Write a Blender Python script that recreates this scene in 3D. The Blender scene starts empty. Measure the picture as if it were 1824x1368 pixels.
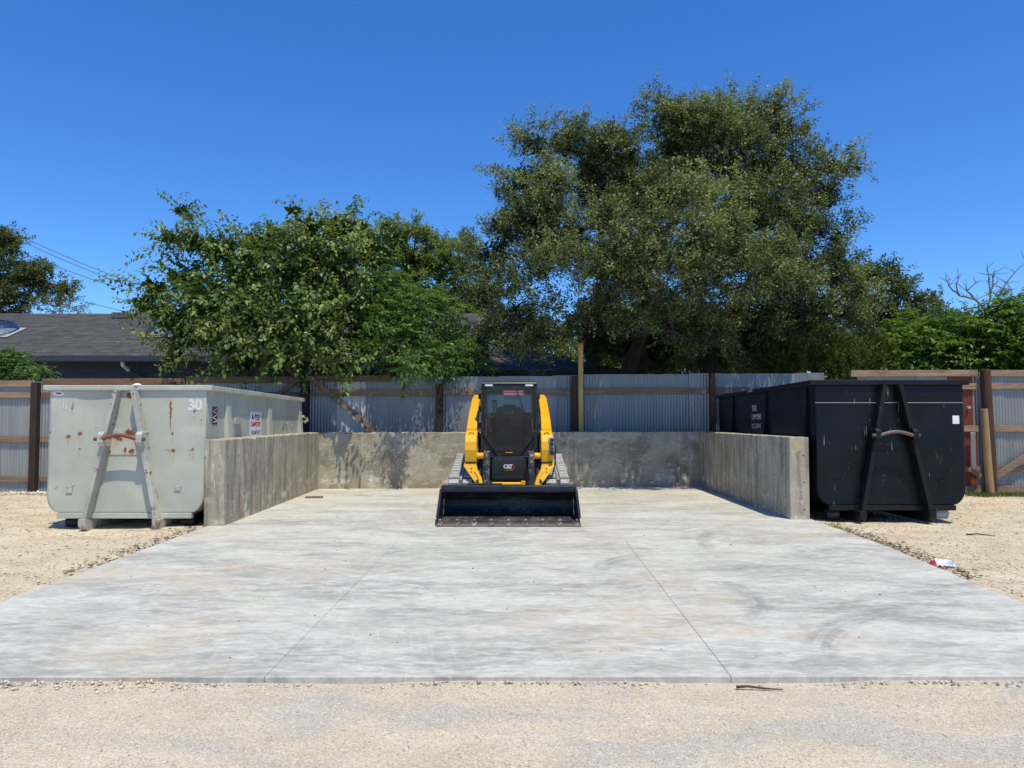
import bpy, bmesh, math, random
import numpy as np
from mathutils import Vector, Matrix, Euler

R = math.radians
sc = bpy.context.scene
COL = sc.collection

# ------------------------------------------------------------------ camera
cam_d = bpy.data.cameras.new('camera')
cam_d.sensor_width = 36.0
cam_d.lens = 36.0 * 1290.0 / 1824.0
cam_d.clip_end = 2000.0
cam = bpy.data.objects.new('camera', cam_d)
COL.objects.link(cam)
cam.location = (0.0, 0.0, 1.55)
cam.rotation_euler = (R(90.0) + math.atan(56.0 / 1290.0), 0.0, 0.0)
sc.camera = cam

# ------------------------------------------------------------------ sky and sun
TO_SUN = Vector((0.17, -0.35, 1.0)).normalized()
ELEV = math.asin(TO_SUN.z)
world = bpy.data.worlds.new('World')
sc.world = world
world.use_nodes = True
wn, wl = world.node_tree.nodes, world.node_tree.links
wn.clear()
w_out = wn.new('ShaderNodeOutputWorld')
w_bg = wn.new('ShaderNodeBackground')
w_sky = wn.new('ShaderNodeTexSky')
w_sky.sky_type = 'NISHITA'
w_sky.sun_disc = False
w_sky.sun_elevation = ELEV
w_sky.sun_rotation = math.atan2(TO_SUN.x, TO_SUN.y)
w_sky.altitude = 250.0
w_sky.air_density = 1.0
w_sky.dust_density = 0.15
w_sky.ozone_density = 3.0
w_hs = wn.new('ShaderNodeHueSaturation')
w_hs.inputs['Saturation'].default_value = 1.25
w_bg.inputs['Strength'].default_value = 0.135
wl.new(w_sky.outputs[0], w_hs.inputs['Color'])
w_tint = wn.new('ShaderNodeMix'); w_tint.data_type = 'RGBA'; w_tint.blend_type = 'MULTIPLY'; w_tint.inputs[0].default_value = 1.0
w_tint.inputs[7].default_value = (0.75, 1.02, 1.36, 1.0)
wl.new(w_hs.outputs[0], w_tint.inputs[6])
wl.new(w_tint.outputs[2], w_bg.inputs['Color'])
wl.new(w_bg.outputs[0], w_out.inputs['Surface'])

sun_d = bpy.data.lights.new('sun', 'SUN')
sun_d.energy = 4.6
sun_d.angle = R(0.53)
sun_d.color = (1.0, 0.925, 0.69)
sun = bpy.data.objects.new('sun', sun_d)
COL.objects.link(sun)
sun.location = (5, -10, 30)
sun.rotation_euler = TO_SUN.to_track_quat('Z', 'Y').to_euler()

sc.view_settings.view_transform = 'Standard'
sc.view_settings.look = 'None'
sc.view_settings.exposure = 0.0
sc.view_settings.gamma = 1.0
sc.view_settings.use_curve_mapping = False
sc.cycles.use_denoising = True
sc.cycles.max_bounces = 8
sc.cycles.transparent_max_bounces = 12

# ------------------------------------------------------------------ scene helpers
def tag(o, label=None, cat=None, group=None, kind=None):
    if label: o['label'] = label
    if cat: o['category'] = cat
    if group: o['group'] = group
    if kind: o['kind'] = kind
    return o

def empty(name, loc=(0, 0, 0), rot=(0, 0, 0)):
    o = bpy.data.objects.new(name, None)
    o.empty_display_size = 0.2
    COL.objects.link(o)
    o.location = loc
    o.rotation_euler = rot
    return o

def link(name, me, mat=None, parent=None, loc=None, rot=None):
    o = bpy.data.objects.new(name, me)
    COL.objects.link(o)
    if mat is not None and not me.materials:
        me.materials.append(mat)
    if parent is not None:
        o.parent = parent
    if loc is not None: o.location = loc
    if rot is not None: o.rotation_euler = rot
    return o

class MB:
    """collects shapes and links them as one mesh object"""
    def __init__(self):
        self.v, self.f = [], []
    def poly(self, pts, faces):
        n = len(self.v)
        self.v += [tuple(p) for p in pts]
        self.f += [tuple(i + n for i in fc) for fc in faces]
        return self
    def box(self, x0, x1, y0, y1, z0, z1):
        return self.poly([(x0,y0,z0),(x1,y0,z0),(x1,y1,z0),(x0,y1,z0),(x0,y0,z1),(x1,y0,z1),(x1,y1,z1),(x0,y1,z1)],
                         [(0,3,2,1),(4,5,6,7),(0,1,5,4),(1,2,6,5),(2,3,7,6),(3,0,4,7)])
    def bar(self, a, b, w, h, up=(0, 0, 1)):
        """square bar from a to b, w across and h along the up side"""
        a, b = Vector(a), Vector(b)
        d = (b - a).normalized()
        s = d.cross(Vector(up)).normalized()
        u = s.cross(d).normalized()
        pts = []
        for p in (a, b):
            for sx, sy in ((-1,-1),(1,-1),(1,1),(-1,1)):
                pts.append(p + s * (sx * w / 2) + u * (sy * h / 2))
        return self.poly(pts, [(0,1,2,3),(7,6,5,4),(0,4,5,1),(1,5,6,2),(2,6,7,3),(3,7,4,0)])
    def extrude(self, prof, axis, a0, a1):
        """prism of a 2D outline along an axis; outline in the other two axes in order"""
        n = len(prof)
        pts = []
        for a in (a0, a1):
            for p, q in prof:
                pts.append({'x': (a, p, q), 'y': (p, a, q), 'z': (p, q, a)}[axis])
        fs = [tuple(range(n - 1, -1, -1)), tuple(range(n, 2 * n))]
        for i in range(n):
            j = (i + 1) % n
            fs.append((i, j, n + j, n + i))
        return self.poly(pts, fs)
    def tube(self, path, rad, sides=8, cap=True):
        path = [Vector(p) for p in path]
        if not hasattr(rad, '__len__'): rad = [rad] * len(path)
        base = len(self.v)
        prev = None
        for i, p in enumerate(path):
            a = path[max(i - 1, 0)]; b = path[min(i + 1, len(path) - 1)]
            d = (b - a)
            d = d.normalized() if d.length > 1e-9 else Vector((0, 0, 1))
            if prev is None:
                prev = d.orthogonal().normalized()
            prev = (prev - d * prev.dot(d))
            prev = prev.normalized() if prev.length > 1e-6 else d.orthogonal().normalized()
            q = d.cross(prev)
            for k in range(sides):
                t = 2 * math.pi * k / sides
                self.v.append(tuple(p + prev * (math.cos(t) * rad[i]) + q * (math.sin(t) * rad[i])))
        for i in range(len(path) - 1):
            for k in range(sides):
                k2 = (k + 1) % sides
                self.f.append((base + i*sides + k, base + i*sides + k2, base + (i+1)*sides + k2, base + (i+1)*sides + k))
        if cap:
            self.f.append(tuple(base + k for k in range(sides - 1, -1, -1)))
            e = base + (len(path) - 1) * sides
            self.f.append(tuple(e + k for k in range(sides)))
        return self
    def cyl(self, a, b, r, sides=16):
        return self.tube([a, b], r, sides)
    def mesh(self, name='mesh'):
        me = bpy.data.meshes.new(name)
        me.from_pydata(self.v, [], self.f)
        me.update()
        return me
    def build(self, name, mat, parent=None, bevel=0.0, smooth=False, loc=None, rot=None, label=None):
        me = self.mesh(name)
        bm = bmesh.new(); bm.from_mesh(me)
        bmesh.ops.recalc_face_normals(bm, faces=bm.faces)
        bm.to_mesh(me); bm.free()
        if smooth:
            me.polygons.foreach_set('use_smooth', [True] * len(me.polygons))
        o = link(name, me, mat, parent, loc, rot)
        if bevel:
            m = o.modifiers.new('bevel', 'BEVEL'); m.width = bevel; m.segments = 2; m.limit_method = 'ANGLE'; m.angle_limit = R(35)
        if label: o['label'] = label
        return o

def np_mesh(name, verts, quads=None, tris=None, attr=None):
    me = bpy.data.meshes.new(name)
    verts = np.asarray(verts, dtype=np.float32).reshape(-1, 3)
    me.vertices.add(len(verts)); me.vertices.foreach_set('co', verts.ravel())
    loops, starts = [], []
    n = 0
    if quads is not None and len(quads):
        q = np.asarray(quads, dtype=np.int32); loops.append(q.ravel()); starts.append(np.arange(len(q)) * 4); n = q.size
    if tris is not None and len(tris):
        t = np.asarray(tris, dtype=np.int32); loops.append(t.ravel()); starts.append(np.arange(len(t)) * 3 + n)
    loops = np.concatenate(loops).astype(np.int32); starts = np.concatenate(starts).astype(np.int32)
    me.loops.add(len(loops)); me.loops.foreach_set('vertex_index', loops)
    me.polygons.add(len(starts)); me.polygons.foreach_set('loop_start', starts)
    if attr is not None:
        a = me.attributes.new('tint', 'FLOAT', 'POINT'); a.data.foreach_set('value', np.asarray(attr, dtype=np.float32))
    me.update(calc_edges=True)
    me.validate()
    return me

def text_mesh(body, size, bold=0.0, extrude=0.0, spacing=1.0, squeeze=1.0):
    cu = bpy.data.curves.new('lettering', 'FONT')
    cu.body = body; cu.size = size; cu.align_x = 'CENTER'; cu.align_y = 'CENTER'
    cu.offset = bold; cu.extrude = extrude; cu.space_character = spacing
    o = bpy.data.objects.new('lettering', cu); COL.objects.link(o)
    dg = bpy.context.evaluated_depsgraph_get()
    me = bpy.data.meshes.new_from_object(o.evaluated_get(dg))
    bpy.data.objects.remove(o)
    if squeeze != 1.0:
        me.transform(Matrix.Diagonal((squeeze, 1, 1, 1)))
    return me

# ------------------------------------------------------------------ material helpers
class NT:
    def __init__(self, name):
        self.m = bpy.data.materials.new(name); self.m.use_nodes = True
        self.t = self.m.node_tree; self.n = self.t.nodes; self.l = self.t.links
        self.n.clear()
        self.out = self.n.new('ShaderNodeOutputMaterial')
        self.tc = self.n.new('ShaderNodeTexCoord')
        self.obj = self.tc.outputs['Object']
    def put(self, sock, val):
        if hasattr(val, 'is_output') or isinstance(val, bpy.types.NodeSocket):
            self.l.new(val, sock)
        elif isinstance(val, (tuple, list)) and len(val) == 3 and sock.type == 'RGBA':
            sock.default_value = (*val, 1)
        else:
            sock.default_value = val
    def map(self, vec, scale=(1, 1, 1), loc=(0, 0, 0), rot=(0, 0, 0)):
        n = self.n.new('ShaderNodeMapping'); self.l.new(vec, n.inputs[0])
        n.inputs['Scale'].default_value = scale; n.inputs['Location'].default_value = loc; n.inputs['Rotation'].default_value = rot
        return n.outputs[0]
    def noise(self, vec, scale=5, detail=4, rough=0.55, dist=0.0):
        n = self.n.new('ShaderNodeTexNoise'); self.l.new(vec, n.inputs['Vector'])
        n.inputs['Scale'].default_value = scale; n.inputs['Detail'].default_value = detail
        n.inputs['Roughness'].default_value = rough; n.inputs['Distortion'].default_value = dist
        return n.outputs['Fac']
    def voro(self, vec, scale=5, feature='F1', out='Distance'):
        n = self.n.new('ShaderNodeTexVoronoi'); n.feature = feature; self.l.new(vec, n.inputs['Vector'])
        n.inputs['Scale'].default_value = scale
        return n.outputs[out]
    def wave(self, vec, scale=5, dist=2, detail=2, axis='X'):
        n = self.n.new('ShaderNodeTexWave'); n.bands_direction = axis; self.l.new(vec, n.inputs['Vector'])
        n.inputs['Scale'].default_value = scale; n.inputs['Distortion'].default_value = dist; n.inputs['Detail'].default_value = detail
        return n.outputs['Fac']
    def ramp(self, fac, a, b, lo=0.0, hi=1.0):
        n = self.n.new('ShaderNodeMapRange'); n.interpolation_type = 'SMOOTHSTEP'
        self.l.new(fac, n.inputs[0]); n.inputs[1].default_value = a; n.inputs[2].default_value = b
        n.inputs[3].default_value = lo; n.inputs[4].default_value = hi
        return n.outputs[0]
    def mix(self, fac, a, b, mode='MIX'):
        n = self.n.new('ShaderNodeMix'); n.data_type = 'RGBA'; n.blend_type = mode
        self.put(n.inputs[0], fac); self.put(n.inputs[6], a); self.put(n.inputs[7], b)
        return n.outputs[2]
    def math(self, op, a, b=None, clamp=False):
        n = self.n.new('ShaderNodeMath'); n.operation = op; n.use_clamp = clamp
        self.put(n.inputs[0], a)
        if b is not None: self.put(n.inputs[1], b)
        return n.outputs[0]
    def xyz(self, vec):
        n = self.n.new('ShaderNodeSeparateXYZ'); self.l.new(vec, n.inputs[0]); return n.outputs
    def comb(self, x, y, z):
        n = self.n.new('ShaderNodeCombineXYZ')
        for i, q in enumerate((x, y, z)): self.put(n.inputs[i], q)
        return n.outputs[0]
    def attr(self, name):
        n = self.n.new('ShaderNodeAttribute'); n.attribute_name = name; return n.outputs['Fac']
    def rnd(self):
        return self.n.new('ShaderNodeObjectInfo').outputs['Random']
    def shift(self):
        """object coordinates moved by a different amount on each object"""
        r = self.math('MULTIPLY', self.rnd(), 37.0)
        n = self.n.new('ShaderNodeVectorMath'); n.operation = 'ADD'
        self.l.new(self.obj, n.inputs[0]); self.l.new(self.comb(r, r, r), n.inputs[1])
        return n.outputs[0]
    def bump(self, h, strength=0.3, dist=0.02, normal=None):
        n = self.n.new('ShaderNodeBump'); n.inputs['Strength'].default_value = strength; n.inputs['Distance'].default_value = dist
        self.l.new(h, n.inputs['Height'])
        if normal is not None: self.l.new(normal, n.inputs['Normal'])
        return n.outputs[0]
    def spot(self, vec, x, z, rx, rz, soft=0.6):
        s = self.xyz(vec)
        dx = self.math('MULTIPLY', self.math('SUBTRACT', s[0], x), 1.0 / rx)
        dz = self.math('MULTIPLY', self.math('SUBTRACT', s[2], z), 1.0 / rz)
        d = self.math('SQRT', self.math('ADD', self.math('MULTIPLY', dx, dx), self.math('MULTIPLY', dz, dz)))
        return self.ramp(d, 1.0, 1.0 - soft)
    def finish(self, color, rough=0.7, metal=0.0, normal=None, spec=0.5, **kw):
        b = self.n.new('ShaderNodeBsdfPrincipled')
        self.put(b.inputs['Base Color'], color); self.put(b.inputs['Roughness'], rough); self.put(b.inputs['Metallic'], metal)
        b.inputs['Specular IOR Level'].default_value = spec
        for k, v in kw.items(): self.put(b.inputs[k.replace('_', ' ')], v)
        if normal is not None: self.l.new(normal, b.inputs['Normal'])
        self.l.new(b.outputs[0], self.out.inputs['Surface'])
        return self.m

def plain(name, c, rough=0.6, metal=0.0, var=0.25, scale=6.0, bump=0.1, bscale=60.0, spec=0.5):
    t = NT(name)
    n = t.noise(t.shift(), scale, 5, 0.6)
    k = t.ramp(n, 0.3, 0.7)
    col = t.mix(k, tuple(x * (1 - var) for x in c), tuple(min(1, x * (1 + var)) for x in c))
    b = t.bump(t.noise(t.obj, bscale, 3), bump, 0.005)
    return t.finish(col, t.ramp(n, 0.2, 0.8, rough - 0.08, min(1, rough + 0.1)), metal, b, spec)
# ------------------------------------------------------------------ materials
def m_slab():
    t = NT('trowelled_concrete'); o = t.obj; s = t.xyz(o)
    # every sweep of the trowel starts from a differently bent field
    w1 = t.noise(o, 0.7, 3); w2 = t.noise(t.map(o, (1, 1, 1), (11, 3, 0)), 0.9, 3)
    ow = t.comb(t.math('ADD', s[0], t.math('MULTIPLY', w1, 0.5)), t.math('ADD', s[1], t.math('MULTIPLY', w2, 0.5)), 0.0)
    big = t.noise(t.map(ow, (0.5, 0.9, 1)), 1.1, 9, 0.72, 0.0)
    streak = t.noise(t.map(ow, (0.55, 2.0, 1)), 2.2, 10, 0.8, 0.0)
    fine = t.noise(t.map(ow, (2.0, 6.5, 1)), 2.6, 8, 0.8)
    grit = t.noise(o, 90, 3, 0.7)
    base = t.mix(t.ramp(streak, 0.36, 0.62), (0.35, 0.34, 0.305), (0.57, 0.553, 0.488))
    base = t.mix(t.ramp(big, 0.42, 0.6, 0.0, 0.65), base, (0.66, 0.645, 0.58))
    base = t.mix(t.ramp(fine, 0.45, 0.66, 0.0, 0.42), base, (0.35, 0.345, 0.32))
    base = t.mix(t.ramp(fine, 0.45, 0.3, 0.0, 0.5), base, (0.72, 0.705, 0.64))
    # dark rubber smears, in broken patches
    dk = t.noise(t.map(ow, (0.6, 1.5, 1), (7.3, 2.2, 0)), 1.0, 9, 0.72, 0.0)
    dk2 = t.noise(t.map(ow, (1.6, 5.0, 1), (2, 5, 0)), 2.0, 6, 0.7)
    base = t.mix(t.math('MULTIPLY', t.ramp(dk, 0.46, 0.6, 0.0, 0.8), t.ramp(dk2, 0.38, 0.58)), base, (0.25, 0.247, 0.228))
    # tan mud stains
    tn = t.noise(t.map(o, (0.45, 0.7, 1), (1.7, 9.1, 0)), 1.1, 5, 0.6, 0.5)
    tn2 = t.noise(t.map(ow, (1.2, 4, 1)), 2.6, 6, 0.72)
    tm = t.math('MULTIPLY', t.ramp(tn, 0.51, 0.61), t.ramp(tn2, 0.42, 0.58))
    base = t.mix(t.math('MULTIPLY', tm, 0.7), base, (0.53, 0.42, 0.29))
    # fine broom lines across
    sx = t.math('ADD', s[0], t.math('MULTIPLY', s[1], 0.18))
    br = t.noise(t.comb(t.math('MULTIPLY', sx, 34.0), t.math('MULTIPLY', s[1], 1.3), 0.0), 1.0, 3, 0.6)
    bm_ = t.noise(t.map(o, (0.5, 0.8, 1), (4, 4, 0)), 1.0, 2)
    base = t.mix(t.math('MULTIPLY', t.ramp(br, 0.52, 0.75), t.ramp(bm_, 0.45, 0.6, 0, 0.22)), base, (0.75, 0.74, 0.70))
    # curved tyre scrubs
    def arc(cx, cy, r, w, a0, a1, lines):
        dx = t.math('SUBTRACT', s[0], cx); dy = t.math('SUBTRACT', s[1], cy)
        d = t.math('SQRT', t.math('ADD', t.math('MULTIPLY', dx, dx), t.math('MULTIPLY', dy, dy)))
        band = t.ramp(t.math('ABSOLUTE', t.math('SUBTRACT', d, r)), w, w * 0.4)
        ang = t.math('ARCTAN2', dy, dx)
        m = t.math('MULTIPLY', t.ramp(ang, a0, a0 + 0.3), t.ramp(ang, a1, a1 - 0.3))
        rib = t.ramp(t.noise(t.comb(t.math('MULTIPLY', d, lines), t.math('MULTIPLY', ang, 3.0), 0.0), 0.35, 3, 0.6), 0.35, 0.6, 0.25, 1.0)
        return t.math('MULTIPLY', t.math('MULTIPLY', band, m), rib)
    nz = t.ramp(t.noise(o, 5, 4, 0.7), 0.3, 0.65, 0.15, 1.0)
    for a in ((0.95, 6.3, 1.12, 0.13, -0.8, 0.75, 110.0), (2.3, 6.9, 1.5, 0.14, 2.0, 3.0, 90.0), (3.6, 4.2, 1.7, 0.16, 1.5, 2.9, 80.0), (-2.4, 8.4, 1.6, 0.12, 0.5, 1.6, 90.0), (4.6, 8.5, 2.3, 0.12, 2.4, 3.4, 90.0)):
        base = t.mix(t.math('MULTIPLY', t.math('MULTIPLY', arc(*a), nz), 0.7), base, (0.18, 0.18, 0.18))
    # chips and specks
    sp = t.voro(o, 3.2)
    base = t.mix(t.ramp(sp, 0.035, 0.02, 0, 0.8), base, (0.16, 0.15, 0.15))
    base = t.mix(t.ramp(grit, 0.3, 0.75, 0.0, 0.16), base, (0.3, 0.3, 0.3))
    mott = t.noise(t.map(o, (1.0, 2.2, 1)), 9.0, 6, 0.75)
    base = t.mix(t.ramp(mott, 0.46, 0.64, 0.0, 0.3), base, (0.74, 0.73, 0.69))
    base = t.mix(t.ramp(mott, 0.52, 0.36, 0.0, 0.3), base, (0.36, 0.355, 0.345))
    rgh2 = t.noise(t.map(o, (1.0, 1.6, 1)), 30.0, 4, 0.75)
    base = t.mix(t.ramp(rgh2, 0.45, 0.3, 0.0, 0.3), base, (0.30, 0.295, 0.285))
    h = t.math('ADD', t.math('MULTIPLY', br, 0.25), t.math('ADD', t.math('MULTIPLY', streak, 0.6), t.math('MULTIPLY', grit, 0.35)))
    return t.finish(base, t.ramp(streak, 0.3, 0.7, 0.62, 0.85), 0, t.bump(h, 0.35, 0.006), 0.35)

def m_wall(streaky):
    t = NT('formed_concrete'); o = t.obj; s = t.xyz(o)
    u = t.math('ADD', s[0], s[1]); z = s[2]
    uv = t.comb(u, z, 0.0)
    cl = t.noise(uv, 1.5, 5, 0.6)
    base = t.mix(t.ramp(cl, 0.3, 0.7), (0.315, 0.275, 0.192), (0.44, 0.40, 0.30))
    # ply grain left by the forms
    gw = t.noise(t.map(uv, (1.0, 1.6, 1)), 1.3, 2, 0.5, 0.8)
    gr = t.math('SINE', t.math('MULTIPLY', gw, 120.0))
    gm = t.ramp(t.noise(uv, 1.8, 3, 0.6), 0.42, 0.66)
    base = t.mix(t.math('MULTIPLY', t.math('MULTIPLY', t.ramp(gr, 0.35, 1.0), gm), 0.5), base, (0.62, 0.59, 0.51))
    # pale lime: dragged up and down on the side walls, patches low on the back one
    if streaky:
        st = t.noise(t.map(uv, (7.0, 0.7, 1)), 2.0, 6, 0.7)
        dk = t.noise(t.map(uv, (4.0, 0.4, 1), (3, 3, 0)), 2.0, 4, 0.6)
    else:
        st = t.noise(t.map(uv, (1.1, 3.5, 1)), 2.6, 7, 0.7)
        dk = t.noise(t.map(uv, (1.2, 1.0, 1), (3, 3, 0)), 1.6, 4, 0.6)
    base = t.mix(t.ramp(dk, 0.44, 0.62, 0, 0.75), base, (0.185, 0.16, 0.115))
    base = t.mix(t.ramp(st, 0.53, 0.68, 0, 0.7), base, (0.62, 0.59, 0.515))
    mt = t.noise(uv, 14.0, 5, 0.75)
    base = t.mix(t.ramp(mt, 0.5, 0.34, 0, 0.4), base, (0.24, 0.22, 0.18))
    base = t.mix(t.ramp(mt, 0.56, 0.7, 0, 0.4), base, (0.64, 0.61, 0.53))
    low = t.math('MULTIPLY', t.ramp(z, 0.55, 0.1), t.ramp(t.noise(t.map(uv, (2, 3, 1), (8, 1, 0)), 1.6, 5, 0.65), 0.52, 0.64))
    base = t.mix(t.math('MULTIPLY', low, 0.8), base, (0.74, 0.71, 0.66))
    tan = t.math('MULTIPLY', t.ramp(z, 0.6, 0.0), t.ramp(t.noise(t.map(uv, (5, 2, 1)), 1.5, 5, 0.7), 0.4, 0.65))
    base = t.mix(t.math('MULTIPLY', tan, 0.6), base, (0.40, 0.29, 0.19))
    # form joints every sheet and tie holes
    fu = t.math('FRACT', t.math('MULTIPLY', t.math('ADD', u, 40.21), 1 / 2.44))
    j = t.ramp(t.math('ABSOLUTE', t.math('SUBTRACT', fu, 0.5)), 0.0035, 0.0012)
    base = t.mix(t.math('MULTIPLY', j, 0.55), base, (0.58, 0.56, 0.52))
    tu = t.math('MULTIPLY', t.math('SUBTRACT', t.math('FRACT', t.math('MULTIPLY', t.math('ADD', u, 40.05), 1 / 0.405)), 0.5), 0.405)
    tz = t.math('MULTIPLY', t.math('SUBTRACT', t.math('FRACT', t.math('MULTIPLY', t.math('ADD', z, 0.06), 1 / 0.405)), 0.5), 0.405)
    d = t.math('SQRT', t.math('ADD', t.math('MULTIPLY', tu, tu), t.math('MULTIPLY', tz, tz)))
    hole = t.ramp(d, 0.016, 0.011)
    base = t.mix(t.math('MULTIPLY', hole, 0.9), base, (0.05, 0.045, 0.04))
    bug = t.ramp(t.voro(uv, 9.0), 0.06, 0.03)
    base = t.mix(t.math('MULTIPLY', bug, 0.6), base, (0.12, 0.11, 0.1))
    h = t.math('SUBTRACT', t.math('ADD', t.math('MULTIPLY', t.noise(o, 40, 4, 0.7), 0.5), t.math('MULTIPLY', gr, 0.08)), t.math('ADD', hole, t.math('MULTIPLY', bug, 0.6)))
    return t.finish(base, 0.82, 0, t.bump(h, 0.45, 0.008), 0.3)

def m_ground():
    t = NT('caliche_gravel'); o = t.obj; s = t.xyz(o)
    a = t.noise(o, 0.55, 5, 0.6, 0.5)
    b = t.noise(t.map(o, (0.8, 1.6, 1)), 1.6, 6, 0.65)
    c = t.noise(o, 22, 5, 0.75)
    v = t.voro(o, 120.0, 'F1', 'Color')
    vd = t.voro(o, 120.0)
    v2 = t.voro(o, 26.0)
    yard = t.mix(t.ramp(b, 0.3, 0.7), (0.50, 0.385, 0.25), (0.68, 0.58, 0.42))
    yard = t.mix(t.ramp(a, 0.5, 0.72, 0, 0.5), yard, (0.44, 0.32, 0.2))
    road = t.mix(t.ramp(b, 0.3, 0.7), (0.52, 0.415, 0.30), (0.63, 0.53, 0.405))
    gp = t.ramp(t.noise(t.map(o, (0.7, 1.3, 1), (3.1, 0.4, 0)), 1.1, 6, 0.65, 0.6), 0.46, 0.6)
    road = t.mix(t.math('MULTIPLY', gp, 0.7), road, (0.42, 0.40, 0.37))
    k = t.ramp(t.math('ADD', s[1], t.math('MULTIPLY', a, 0.6)), 4.6, 4.9)
    base = t.mix(k, road, yard)
    vv = t.xyz(v)
    base = t.mix(t.ramp(vv[0], 0.5, 1.0, 0, 0.5), base, (0.80, 0.75, 0.65))
    base = t.mix(t.ramp(vv[1], 0.75, 1.0, 0, 0.5), base, (0.28, 0.24, 0.2))
    base = t.mix(t.ramp(c, 0.5, 0.8, 0, 0.3), base, (0.33, 0.26, 0.2))
    h = t.math('ADD', t.math('MULTIPLY', t.ramp(vd, 0.0, 0.6, 1.0, 0.0), 0.8), t.math('ADD', t.math('MULTIPLY', c, 0.8), t.math('MULTIPLY', t.ramp(v2, 0.0, 0.5, 1.0, 0.0), 0.4)))
    return t.finish(base, 0.92, 0, t.bump(h, 0.55, 0.012), 0.2)

def m_stone(name, c1, c2):
    t = NT(name)
    k = t.attr('tint')
    col = t.mix(k, c1, c2)
    return t.finish(col, 0.9, 0, t.bump(t.noise(t.obj, 120, 3), 0.3, 0.004), 0.2)

def m_paint(name, c, rust=0.5, rough=0.5, spots=(), dirt=0.3, chips=(0.62, 0.66), rustcol=(0.13, 0.042, 0.02), pale=None, streaks=0.0, scratch=False, spec=0.45):
    """old enamel on steel: mottled, chipped to rust, a few rust marks of their own shape"""
    t = NT(name); o = t.shift()
    a = t.noise(o, 1.6, 5, 0.6); b = t.noise(o, 9.0, 6, 0.7); g = t.noise(o, 45, 4, 0.7)
    col = t.mix(t.ramp(a, 0.3, 0.7), tuple(x * (1 - dirt * 0.5) for x in c), tuple(min(1, x * (1 + dirt * 0.4)) for x in c))
    if pale is not None:
        pm = t.math('MULTIPLY', t.ramp(t.noise(t.map(o, (1, 1, 0.35)), 7, 6, 0.75), 0.6, 0.72), t.ramp(g, 0.45, 0.6))
        col = t.mix(t.math('MULTIPLY', pm, 0.55), col, pale)
    if scratch:
        v1 = t.noise(t.map(o, (26, 26, 1.6), (0, 0, 0), (0, 0.5, 0)), 1.0, 3, 0.6); v2 = t.noise(t.map(o, (30, 30, 2.0), (5, 2, 1), (0, -0.15, 0)), 1.0, 3, 0.6)
        sm = t.math('MAXIMUM', t.ramp(v1, 0.70, 0.73), t.ramp(v2, 0.70, 0.73))
        col = t.mix(t.math('MULTIPLY', sm, 0.75), col, (0.32, 0.33, 0.34))
        col = t.mix(t.math('MULTIPLY', t.ramp(t.voro(o, 13.0), 0.08, 0.05, 0, 0.7), t.ramp(t.noise(o, 2.5, 2), 0.5, 0.6)), col, (0.35, 0.36, 0.37))
        col = t.mix(t.ramp(t.noise(t.map(o, (1, 1, 0.6)), 2.0, 4, 0.6), 0.55, 0.75, 0, 0.25), col, (0.035, 0.037, 0.042))
    if streaks:
        sk = t.ramp(t.noise(t.map(o, (9, 9, 0.5)), 1.5, 5, 0.65), 0.55, 0.75)
        col = t.mix(t.math('MULTIPLY', sk, streaks), col, tuple(x * 0.72 for x in c))
    ch = t.ramp(t.math('ADD', t.math('MULTIPLY', b, 0.75), t.math('MULTIPLY', g, 0.25)), chips[0], chips[1])
    ch = t.math('MULTIPLY', ch, rust)
    wob = t.math('MULTIPLY', t.math('SUBTRACT', t.noise(t.obj, 18, 4, 0.7), 0.5), 0.09)
    ss = t.xyz(t.obj)
    wv = t.comb(t.math('ADD', ss[0], wob), ss[1], t.math('ADD', ss[2], t.math('MULTIPLY', wob, 1.4)))
    rm = ch
    halo = None
    for (x, z, rx, rz) in spots:
        rm = t.math('MAXIMUM', rm, t.spot(wv, x, z, rx, rz, 0.35))
        hs = t.spot(wv, x, z - rz * 0.4, rx * 1.9, rz * 2.1, 0.9)
        halo = hs if halo is None else t.math('MAXIMUM', halo, hs)
    if halo is not None:
        col = t.mix(t.math('MULTIPLY', halo, 0.3), col, (0.42, 0.24, 0.1))
    for (x, z, rx, rz) in spots[:13]:       # rust run down the paint
        dr = t.spot(wv, x, z - 0.09, min(rx, 0.03) * 0.7, 0.12, 0.9)
        col = t.mix(t.math('MULTIPLY', dr, t.ramp(g, 0.3, 0.6, 0.1, 0.45)), col, (0.30, 0.17, 0.08))
    rc = t.mix(t.ramp(g, 0.35, 0.65), rustcol, tuple(min(1, x * 2.4) for x in rustcol))
    col = t.mix(rm, col, rc)
    h = t.math('SUBTRACT', t.math('MULTIPLY', g, 0.25), t.math('MULTIPLY', rm, 0.6))
    rgh = t.math('ADD', t.math('MULTIPLY', rm, 0.3), t.ramp(a, 0.2, 0.8, rough - 0.06, rough + 0.1), True)
    wavy = t.bump(t.noise(t.obj, 2.2, 2), 0.25, 0.05)
    return t.finish(col, rgh, 0, t.bump(h, 0.25, 0.004, wavy), spec)

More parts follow.
